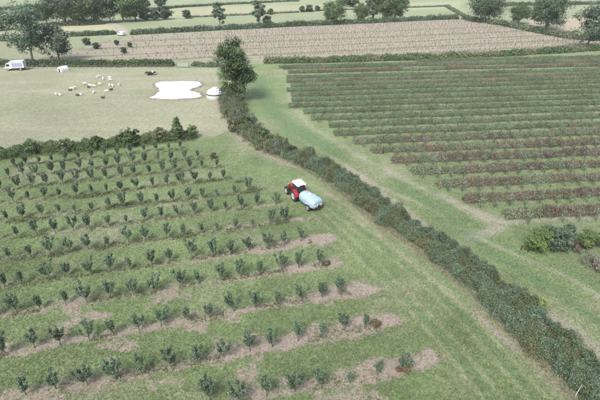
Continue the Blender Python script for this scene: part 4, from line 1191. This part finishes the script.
se = MB(); se.box((0, .1, 1.42), (.5, .5, .12)); se.box((0, -.18, 1.72), (.48, .12, .6)); se.build('seat', M_BLACK, trac, bevel=.03)
lk = MB()
for s in (-1, 1): lk.tube([(s * .38, -.45, .62), (s * .40, -1.05, .55)], .045, 6)
lk.box((0, -.98, .50), (.9, .12, .10)); lk.build('drawbar_hitch', M_BLACK, trac)

# ------------------------------------------------------------------ trailed tank (local +y forward, origin under the axle)
bx_, by_ = 2.06, 58.25
trl = empty('tank_trailer', (bx_, by_, gz(bx_, by_)), R(39.5), (1.04, 1.04, 1.15))
tag(trl, 'pale blue rounded tank trailer hitched behind the red tractor', 'trailer')
for s in (-1, 1): wheel(trl, (s * 1.0, 0, .50), .50, .36, s, M_GREYM, 14)
def tanksec(y, w, h, z0):
    P = []
    for k in range(17):
        a = math.pi * k / 16
        P.append((math.cos(a) * w * (1 if abs(math.cos(a)) < .999 else 1), y, z0 + h * .42 + math.sin(a) ** .55 * h * .58))
    P += [(-w * .97, y, z0 + h * .14), (-w * .78, y, z0), (w * .78, y, z0), (w * .97, y, z0 + h * .14)]
    return P
tk = MB(); tk.loft([tanksec(y, w, h, z0) for y, w, h, z0 in ((-1.12, .70, .72, .72), (-1.08, .90, .95, .62), (-.96, 1.04, 1.12, .58), (-.5, 1.10, 1.28, .56), (.7, 1.06, 1.34, .56), (1.9, .95, 1.34, .58), (2.28, .88, 1.26, .62), (2.36, .74, 1.10, .70))])
tank = tk.build('tank', M_TANK, trl, True)
ld = MB(); ld.lathe([(.26, 1.86), (.28, 1.94), (.24, 1.98), (.05, 2.0)], 20, 'z', (0, .9, 0)); ld.build('filler_lid', M_WHITE, tank, True)
for yb in (-.45, .55, 1.6):
    bd = MB()
    sec_o = [(p[0] * 1.012, p[1], p[2] + .012) for p in tanksec(yb - .03, 1.065 - .05 * max(0, yb), 1.31 + .02 * yb, .56)[:17]]; sec_p = [(q[0], yb + .03, q[2]) for q in sec_o]
    for k in range(16):
        a, b2, c_, d_ = sec_o[k], sec_o[k + 1], sec_p[k + 1], sec_p[k]
        bd.hexa([(a[0] * .985, a[1], a[2] - .02), (b2[0] * .985, b2[1], b2[2] - .02), (c_[0] * .985, c_[1], c_[2] - .02), (d_[0] * .985, d_[1], d_[2] - .02), a, b2, c_, d_])
    bd.build('tank_strap', M_TANK, tank, True)
cs = MB(); cs.box((-.45, .6, .54), (.12, 3.3, .14)); cs.box((.45, .6, .54), (.12, 3.3, .14)); cs.tube([(-.9, 0, .50), (.9, 0, .50)], .07, 8)
cs.tube([(-.45, 2.2, .54), (0, 3.0, .52), (.45, 2.2, .54)], .06, 6); cs.tube([(0, 2.9, .52), (0, 3.25, .52)], .06, 8)
cs.build('drawbar', M_BLACK, trl)
fn = MB(); fn.lathe([(.28, -1.22), (.31, -1.18), (.31, -1.02), (.25, -.98)], 24, 'y', (0, 0, .80)); fan = fn.build('fan_housing', M_GREYM, trl, True)
fg = MB(); fg.lathe([(.24, -1.24), (.26, -1.21), (.06, -1.25)], 20, 'y', (0, 0, .80)); fg.build('fan_grille', M_BLACK, fan, True)
for s in (-1, 1):
    q_ = MB(); q_.box((s * .62, -1.14, .74), (.26, .06, .12)); q_.build('tail_light', M_REDL, trl, bevel=.01)
    q_ = MB(); q_.box((s * .55, -1.15, .96), (.30, .05, .16)); q_.build('reflector_plate', M_WHITE, trl, bevel=.01)
    mg = MB(); mg.box((s * 1.0, 0, 1.05), (.40, .95, .04)); mg.build('mudguard', M_TANK, trl, bevel=.015)
ps = MB(); ps.tube([(0, -1.35, 1.25) if False else (0, 2.6, .85), (0, 3.3, .8)], .05, 8); ps.build('drive_shaft_cover', plain('yellow_plastic', (.6, .42, .03), .5), trl, True)
rd = MB(); rd.box((.0, 2.50, 1.05), (.8, .22, .55)); rd.build('pump_cover', M_RED, trl, bevel=.04)

# ------------------------------------------------------------------ white lorry at the left
lx, ly = G(15.5, 70)
lor = empty('lorry', (lx, ly, gz(lx, ly)), R(8))
tag(lor, 'white box lorry with blue-grey side panel parked by the hedge at far left', 'lorry')
bxm = MB(); bxm.box((1.45, 0, 2.05), (4.3, 2.3, 2.3)); box_ = bxm.build('box_body', M_WHITE, lor, bevel=.06)
pm = plain('blue_grey_panel', (.22, .27, .36), .5)
for k in range(4):
    q_ = MB(); q_.box((.2 + .85 * k, -1.165, 1.95), (.70, .03, 1.3)); q_.build('side_panel', pm, box_, bevel=.01)
q_ = MB(); q_.box((1.45, -1.165, 2.95), (4.1, .03, .10)); q_.build('top_rail', M_STEEL, box_)
cbm = MB(); cbm.loft([[(x, y, z) for x, z in ((-.72, .62), (-2.75, .62), (-2.85, 1.25), (-2.62, 1.50), (-2.15, 2.35), (-1.9, 2.55), (-.72, 2.65))] for y in (-1.05, 1.05)])
cab_ = cbm.build('cab', M_WHITE, lor, bevel=.06)
q_ = MB(); q_.hexa([(-2.66, -.9, 1.52), (-2.66, .9, 1.52), (-2.2, .9, 2.32), (-2.2, -.9, 2.32), (-2.70, -.9, 1.54), (-2.70, .9, 1.54), (-2.24, .9, 2.34), (-2.24, -.9, 2.34)]); q_.build('windscreen', M_GLASS, cab_)
for s in (-1, 1):
    q_ = MB(); q_.hexa([(-2.35, s * 1.06, 1.5), (-1.1, s * 1.06, 1.5), (-1.1, s * 1.06, 2.25), (-1.98, s * 1.06, 2.25), (-2.35, s * 1.075, 1.5), (-1.1, s * 1.075, 1.5), (-1.1, s * 1.075, 2.25), (-1.98, s * 1.075, 2.25)]); q_.build('side_window', M_GLASS, cab_)
    for xw in (-1.9, 2.2):
        t = MB(); t.lathe([(.28, -.13), (.45, -.13), (.47, 0), (.45, .13), (.28, .13)], 20, 'x', (0, 0, 0), close=True)
        o = t.build('wheel', M_TYRE, lor, True); o.location = (xw, s * .95, .47); o.rotation_euler = (0, 0, R(90))
        t = MB(); t.lathe([(.29, -.08), (.29, .08), (.1, .1)], 14, 'x'); t.build('rim', M_RIM, o, True)
q_ = MB(); q_.box((.4, 0, .75), (6.0, .9, .25)); q_.build('chassis', M_BLACK, lor)
q_ = MB(); q_.box((-2.8, 0, .62), (.16, 2.0, .24)); q_.build('bumper', M_BLACK, lor, bevel=.03)

# small rounded hut
hx, hy = G(63.5, 71)
hut = empty('shelter_hut', (hx, hy, gz(hx, hy)), R(62))
tag(hut, 'small white rounded animal shelter on the pasture near the back hedge', 'hut')
def arch(x, r, h, n=14): return [(x, math.cos(math.pi * k / n) * r, math.sin(math.pi * k / n) ** .85 * h - .03) for k in range(n + 1)]
q_ = MB(); q_.loft([arch(-1.5, 1.10, 1.62), arch(-1.42, 1.2, 1.75), arch(1.42, 1.2, 1.75), arch(1.5, 1.10, 1.62)]); sh = q_.build('shell', M_WHITE, hut, True)
q_ = MB(); q_.box((-1.51, 0, .52), (.04, .8, 1.06)); q_.build('doorway', M_BLACK, hut, bevel=.01)
for xr in (-.7, 0, .7):
    q_ = MB(); A = arch(xr - .04, 1.23, 1.78); B = arch(xr + .04, 1.23, 1.78)
    for k in range(14): q_.hexa([(A[k][0], A[k][1] * .97, A[k][2] - .03), (A[k + 1][0], A[k + 1][1] * .97, A[k + 1][2] - .03), (B[k + 1][0], B[k + 1][1] * .97, B[k + 1][2] - .03), (B[k][0], B[k][1] * .97, B[k][2] - .03), A[k], A[k + 1], B[k + 1], B[k]])
    q_.build('rib', M_WHITE, hut, True)

# white round tank with a dark band
wx_, wy_ = G(215.5, 97.5)
rt = empty('round_tank', (wx_, wy_, gz(wx_, wy_) - .03))
tag(rt, 'white round domed tank with a dark band beside the white pond', 'tank')
q_ = MB(); q_.lathe([(2.45, 0), (2.5, .06), (2.5, 1.12), (2.46, 1.16)], 40); q_.build('wall', M_WHITE, rt, True)
q_ = MB(); q_.lathe([(2.46, 1.16), (2.56, 1.18), (2.58, 1.40), (2.48, 1.42)], 40); q_.build('band', M_BLACK, rt, True)
q_ = MB(); q_.lathe([(2.44, 1.42), (2.30, 1.72), (1.95, 2.10), (1.45, 2.42), (.85, 2.60), (.80, 2.62)], 40); dm = q_.build('dome', M_WHITE, rt, True)
q_ = MB(); q_.lathe([(.80, 2.62), (.82, 2.80), (.7, 2.88), (.1, 2.90)], 28); q_.build('lid', M_WHITE, dm, True)
for k in range(10):
    a = 2 * math.pi * k / 10
    q_ = MB(); q_.tube([(math.cos(a) * r_, math.sin(a) * r_, z_ + .01) for r_, z_ in ((2.44, 1.44), (2.30, 1.73), (1.95, 2.11), (1.45, 2.43), (.85, 2.61))], .03, 5); q_.build('rib', M_WHITE, dm, True)

# milky white pond with a low earth bank
pond_px = [(150, 98.2), (152.5, 96.3), (157, 93.5), (160, 91), (158.5, 88.2), (155.5, 86.5), (156, 83), (163, 81.8), (178, 81.2), (193, 81.4), (199, 82.6), (201.5, 84.6), (197, 87.2), (190.5, 89.6), (188.5, 91.2), (192, 91.8), (197, 92.5), (201, 94.4), (202, 96.4), (197, 98), (190, 98.9), (175, 99.6), (160, 99.2)]
PP = GA(pond_px)
def chaikin(P, k):
    for _ in range(k):
        Q = np.roll(P, -1, 0); P = np.stack([P * .75 + Q * .25, P * .25 + Q * .75], 1).reshape(-1, 2)
    return P
PS = chaikin(PP, 2)
PS = chaikin(PS, 1)
PS = PS + .75 * (np.stack([fbm(PS[:, 0], PS[:, 1], 1.4, 3), fbm(PS[:, 0] + 40, PS[:, 1], 1.4, 3)], 1) - .5) * 2
cen = PS.mean(0)
M_POND, n_, l_, b_ = new_mat('milky_water')
nz = n_.new('ShaderNodeTexNoise'); nz.inputs['Scale'].default_value = .35; nz.inputs['Detail'].default_value = 5
tc = n_.new('ShaderNodeTexCoord'); l_.new(tc.outputs['Object'], nz.inputs['Vector'])
cr = n_.new('ShaderNodeValToRGB'); cr.color_ramp.elements[0].position = .3; cr.color_ramp.elements[0].color = (.40, .41, .40, 1); cr.color_ramp.elements[1].position = .6; cr.color_ramp.elements[1].color = (.60, .61, .62, 1)
l_.new(nz.outputs['Fac'], cr.inputs[0]); l_.new(cr.outputs[0], b_.inputs['Base Color'])
b_.inputs['Roughness'].default_value = .12
pm_ = bpy.data.meshes.new('pond')
zw = float(ground_z(PS[:, 0], PS[:, 1]).max()) + .03
pm_.from_pydata([(x, y, zw) for x, y in PS], [], [tuple(range(len(PS)))]); pm_.materials.append(M_POND)
tag(inst('pond', pm_), kind='structure')
bk = []; nb = len(PS)
dirs = PS - np.roll(PS, 1, 0); dirs = np.roll(PS, -1, 0) - np.roll(PS, 1, 0); dirs /= np.linalg.norm(dirs, axis=1)[:, None]
ar = .5 * np.sum(PS[:, 0] * np.roll(PS[:, 1], -1) - np.roll(PS[:, 0], -1) * PS[:, 1])
outw = np.stack([dirs[:, 1], -dirs[:, 0]], 1) * (1 if ar > 0 else -1)
secs = []
for off_, z_ in ((-.12, -.06), (.02, .03), (.2, .11), (.5, .09), (1.2, -.18)):
    q_ = PS + outw * (off_ + .10 * (vnoise(PS[:, 0] * 2, PS[:, 1] * 2) - .5))[:, None] if np.ndim(off_) else PS + outw * (off_ + .10 * (vnoise(PS[:, 0] * 2, PS[:, 1] * 2)[:, None] - .5))
    secs.append(np.column_stack([q_, np.full(nb, zw + z_ - .0)]))
V = np.vstack(secs); F = []
for j in range(len(secs) - 1):
    for k in range(nb): F.append((j * nb + k, j * nb + (k + 1) % nb, (j + 1) * nb + (k + 1) % nb, (j + 1) * nb + k))
me = np_mesh('pond_bank', V, F, M_GROUND, colors=np.tile([.21, .195, .14], (len(V), 1)), attr='base', smooth=True, floats={'soil': np.full(len(V), .42)})
tag(inst('pond_bank', me), kind='structure')

# low dark trailer and field gate on the pasture
fx, fy = G(150.5, 75)
ft = empty('flat_trailer', (fx, fy, gz(fx, fy)), R(4))
tag(ft, 'low dark flat trailer standing alone on the pasture above the pond', 'trailer')
q_ = MB(); q_.box((0, 0, .72), (3.4, 1.6, .12)); q_.box((0, .78, .86), (3.4, .05, .2)); q_.box((0, -.78, .86), (3.4, .05, .2)); q_.build('bed', M_TYRE, ft, bevel=.02)
q_ = MB(); q_.tube([(1.7, 0, .66), (2.6, 0, .5)], .05, 6); q_.build('drawbar', M_BLACK, ft)
for xw in (-.5, .4):
    for s in (-1, 1):
        t = MB(); t.lathe([(.16, -.1), (.31, -.1), (.33, 0), (.31, .1), (.16, .1)], 16, 'y', (xw, s * .72, .33), close=True); t.lathe([(.17, -.05), (.17, .05)], 12, 'y', (xw, s * .72, .33)); t.build('wheel', M_TYRE, ft, True)
q_ = MB(); q_.box((.9, -.1, 1.05), (.5, .5, .55)); q_.build('feed_bin', M_WHITE, ft, bevel=.03)

gx_, gy_ = G(183, 67.3)
gt = empty('field_gate', (gx_, gy_, gz(gx_, gy_)), R(2))
tag(gt, 'pale metal field gate in the gap of the pasture back hedge', 'gate')
for z_ in (.25, .5, .75, 1.0, 1.25):
    q_ = MB(); q_.tube([(-2.0, 0, z_), (2.0, 0, z_)], .035, 6); q_.build('rail', M_STEEL, gt)
for xg in (-2.0, -.7, .7, 2.0):
    q_ = MB(); q_.tube([(xg, .04, .15), (xg, .04, 1.32)], .035, 6); q_.build('upright', M_STEEL, gt)
for xg in (-2.2, 2.2):
    q_ = MB(); q_.box((xg, 0, .75), (.2, .2, 1.7)); q_.build('gate_post', M_WOOD, gt, bevel=.02)

# post and wire fences
def fence(pts, n, h, label, wires=2):
    P = GA(pts); q, L = hedge_line(P, .1)
    c = L[len(L) // 2]
    e = empty('wire_fence', (float(c[0]), float(c[1]), 0))
    tag(e, label, 'fence')
    tops = []
    for k in range(n):
        x, y = L[int((len(L) - 1) * k / (n - 1))]
        z = gz(x, y)
        q_ = MB(); q_.tube([(x - c[0], y - c[1], z - .25), (x - c[0] + rng.normal() * .03, y - c[1] + rng.normal() * .03, z + h * (.92 + .16 * rng.random()))], [.06, .05], 7); q_.build('post', M_WOOD, e, True)
        tops.append((x - c[0], y - c[1], z + h))
    for w_ in range(wires):
        q_ = MB(); q_.tube([(a, b, z - .1 - w_ * h * .35) for a, b, z in tops], .012, 4); q_.build('wire', M_STEEL, e)
fence([(262, 76.5), (275, 75.5), (288, 73.5), (301, 71)], 9, 1.25, 'short post and wire fence across the top of the green lane')
fence([(-20, 68.6), (40, 68.6), (110, 68.5), (174, 67.8)], 44, 1.2, 'thin post and wire fence in front of the pasture back hedge', 3)
fence([(221, 100), (224, 110), (227, 121), (230, 131)], 8, 1.2, 'post and wire fence along the pasture side of the scrub hedge')

# stakes
def stake(u_, v_, h, r_, mat, lean, label):
    x, y = G(u_, v_); z = gz(x, y)
    q_ = MB(); q_.tube([(0, 0, -.2), (lean[0] * .5, lean[1] * .5, h * .5), (lean[0], lean[1], h)], [r_, r_, r_ * .9], 8)
    q_.lathe([(r_ * .95, 0), (r_ * .6, .03), (r_ * .1, .05)], 8, 'z', (lean[0], lean[1], h))
    o = q_.build('stake', mat, None, True); o.location = (x, y, z)
    tag(o, label, 'stake')
stake(574.5, 397, 1.5, .028, M_WHITE, (.28, .12), 'leaning white stake at the foot of the long hedge, lower right')
stake(521, 250, .75, .07, M_TYRE, (.02, 0), 'left short dark stump of two beside the feathery bush')
stake(528, 252, .7, .07, M_TYRE, (0, .03), 'right short dark stump of two beside the feathery bush')
stake(383, 154, 1.15, .07, M_TYRE, (.0, .02), 'short black post by the lane at the end of the brown bush rows')
stake(370, 151.5, 1.1, .06, M_WOOD, (.02, .02), 'brown post by the lane left of the short black post')

# van on the far lane, upper left
vx, vy = G(121.5, 35.5)
van = empty('van', (vx, vy, gz(vx, vy)), R(60))
tag(van, 'small white van at the far gap in the hedge, upper left', 'van')
q_ = MB(); q_.loft([[(x, y, z) for y, z in ((-2.2, .45), (-2.25, 1.0), (-2.2, 1.9), (-2.0, 2.05), (.5, 2.05), (1.1, 1.35), (2.05, 1.1), (2.2, .9), (2.2, .45))] for x in (-.88, .88)]); vb = q_.build('body', M_WHITE, van, bevel=.08)
q_ = MB(); q_.hexa([(-.75, .58, 1.98), (.75, .58, 1.98), (.75, 1.08, 1.40), (-.75, 1.08, 1.40), (-.75, .61, 2.02), (.75, .61, 2.02), (.75, 1.12, 1.43), (-.75, 1.12, 1.43)]); q_.build('windscreen', M_GLASS, vb)
for s in (-1, 1):
    q_ = MB(); q_.box((s * .885, .1, 1.6), (.02, .8, .45)); q_.build('side_window', M_GLASS, vb)
    for yv in (-1.4, 1.4):
        t = MB(); t.lathe([(.18, -.1), (.31, -.1), (.33, 0), (.31, .1), (.18, .1)], 16, 'x', (s * .82, yv, .33), close=True); t.lathe([(.19, -.06), (.19, .06)], 12, 'x', (s * .82, yv, .33)); t.build('wheel', M_TYRE, van, True)
# pale farm track leading to the van
tp = GA([(122, 34.5), (124, 31), (121, 27.5), (113, 24), (100, 21)])
q, L = hedge_line(tp, 2.0)
Tn = np.gradient(L, axis=0); Tn /= np.linalg.norm(Tn, axis=1)[:, None]; Nn = np.stack([-Tn[:, 1], Tn[:, 0]], 1)
V = np.vstack([np.column_stack([L + Nn * o_, ground_z(*(L + Nn * o_).T) + .12 - .05 * abs(o_) / 2]) for o_ in (-2.2, -1, 0, 1, 2.2)])
m_ = len(L); F = [(j * m_ + k, j * m_ + k + 1, (j + 1) * m_ + k + 1, (j + 1) * m_ + k) for j in range(4) for k in range(m_ - 1)]
tag(inst('farm_track', np_mesh('farm_track', V, F, M_GROUND, colors=np.tile([.34, .32, .28], (len(V), 1)), attr='base', smooth=True, floats={'soil': np.full(len(V), .5)})), kind='structure')

# ------------------------------------------------------------------ sheep
def sheep_mesh(name, fleece, lying, headdown):
    bm_v, bm_e, rad = [], [], []
    def P(x, y, z, r): bm_v.append((x, y, z)); rad.append(r); return len(bm_v) - 1
    zb = .34 if lying else .62
    hip = P(-.42, 0, zb, .21); mid = P(-.1, 0, zb + .02, .27); sho = P(.28, 0, zb, .22)
    bm_e += [(hip, mid), (mid, sho)]
    nk = P(.48, 0, zb + (.0 if headdown else .20), .12)
    hdv = P(.60, .02, zb + (-.26 if headdown else .30), .105); mz = P(.72 if not headdown else .66, .02, zb + (-.46 if headdown else .24), .06)
    bm_e += [(sho, nk), (nk, hdv), (hdv, mz)]
    for s in (-1, 1):
        er = P((.56), s * .13, zb + (-.2 if headdown else .34), .025); bm_e.append((hdv, er))
        if lying:
            k1 = P(.34, s * .2, .12, .08); k2 = P(.52, s * .18, .06, .045); bm_e += [(sho, k1), (k1, k2)]
            k1 = P(-.30, s * .24, .13, .10); k2 = P(-.08, s * .26, .06, .045); bm_e += [(hip, k1), (k1, k2)]
        else:
            k1 = P(.28, s * .14, .36, .075); k2 = P(.30, s * .14, .18, .04); k3 = P(.29, s * .14, .03, .038); bm_e += [(sho, k1), (k1, k2), (k2, k3)]
            k1 = P(-.36, s * .15, .40, .10); k2 = P(-.47, s * .15, .22, .045); k3 = P(-.44, s * .15, .03, .038); bm_e += [(hip, k1), (k1, k2), (k2, k3)]
    tl = P(-.66, 0, zb - .02, .05); bm_e.append((hip, tl))
    me = bpy.data.meshes.new(name); me.from_pydata(bm_v, bm_e, [])
    o = bpy.data.objects.new(name, me); col.objects.link(o)
    o.modifiers.new('skin', 'SKIN')
    for i, v in enumerate(me.skin_vertices[0].data):
        v.radius = (rad[i], rad[i]); v.use_root = (i == 1)
    sb = o.modifiers.new('sub', 'SUBSURF'); sb.levels = 1
    dg = bpy.context.evaluated_depsgraph_get()
    out = bpy.data.meshes.new_from_object(o.evaluated_get(dg))
    bpy.data.objects.remove(o); out.materials.clear(); out.materials.append(fleece)
    out.polygons.foreach_set('use_smooth', np.ones(len(out.polygons), bool))
    return out
M_WOOL = plain('white_wool', (.60, .585, .54), .95, var=.1, scale=20)
M_DBROWN = plain('dark_brown', (.075, .062, .055), .95, var=.2, scale=20)
SH = [sheep_mesh('sheep', M_WOOL, False, True), sheep_mesh('sheep', M_WOOL, True, False), sheep_mesh('sheep', M_WOOL, False, False)]
SHD = sheep_mesh('sheep', M_DBROWN, True, False)  # dark brown lying shape built with the sheep mesh
flock = [(56.3, 95, 0, 'leftmost white sheep of the flock on the pasture'), (60.2, 95.2, 1, 'second white sheep from the left, just right of the leftmost one'),
 (71.8, 89.2, 0, 'left of the two white sheep standing close by the dark left-hand shape'), (74.9, 89.1, 2, 'right of the two white sheep standing close by the dark left-hand shape'),
 (80.8, 95.2, 1, 'long white sheep at the front left of the flock beside a dark shape'), (85, 84.8, 0, 'white sheep on its own at the upper left of the flock'),
 (90.5, 86.6, 2, 'left of the two white sheep in the middle of the flock'), (94.2, 87.1, 0, 'right of the two white sheep in the middle of the flock'),
 (94.1, 93.1, 1, 'white sheep at the front middle of the flock'), (100, 85.2, 0, 'white sheep just right above the middle pair of the flock'),
 (98, 78, 2, 'left one of the farthest white sheep, at the back of the flock'), (103.4, 79.9, 0, 'white sheep at the back of the flock, second from its left'),
 (110, 78.1, 1, 'farthest white sheep at the back right of the flock'), (110.4, 81, 0, 'white sheep just in front of the farthest one at the back right'),
 (109.8, 86.8, 2, 'left of the two white sheep touching at the right of the flock'), (112.8, 87.1, 0, 'right of the two white sheep touching at the right of the flock'),
 (106.7, 91.8, 1, 'white sheep at the front right of the flock beside a dark shape'), (119.7, 86, 0, 'rightmost white sheep of the flock, standing alone')]
for u_, v_, k, lb in flock:
    x, y = G(u_, v_)
    o = inst('sheep', SH[k], None, (x, y, gz(x, y)), float(rng.random() * 6.28), (.95,) * 3)
    tag(o, lb, 'sheep', 'sheep on the pasture')
for u_, v_, lb in ((70.3, 90.6, 'dark sheep-like shape lying by the left-hand close pair of white sheep'), (77.6, 95.6, 'dark sheep-like shape lying left of the long white sheep at the front left'), (88.6, 87.6, 'dark sheep-like shape lying left of the middle white pair'), (111.3, 90.4, 'dark sheep-like shape lying at the right front of the flock'), (103, 98.2, 'dark sheep-like shape lying nearest the camera, below the flock')):
    x, y = G(u_, v_)
    o = inst('sheep', SHD, None, (x, y, gz(x, y)), float(rng.normal() * .4), (.95,) * 3)
    tag(o, lb, 'sheep', 'sheep on the pasture')

# ------------------------------------------------------------------ haze
HZ = MB(); HZ.box((0, 500, 18.4), (6000, 5800, 39.2))
M_HAZE = bpy.data.materials.new('haze'); M_HAZE.use_nodes = True
hn, hl = M_HAZE.node_tree.nodes, M_HAZE.node_tree.links
hn.clear()
pv = hn.new('ShaderNodeVolumePrincipled')
pv.inputs['Color'].default_value = (.93, .96, 1.0, 1)
pv.inputs['Density'].default_value = .00016
pv.inputs['Anisotropy'].default_value = .2
ho = hn.new('ShaderNodeOutputMaterial'); hl.new(pv.outputs[0], ho.inputs['Volume'])
hz = HZ.build('haze', M_HAZE)
tag(hz, 'thin pale haze over the fields', 'haze', kind='stuff')
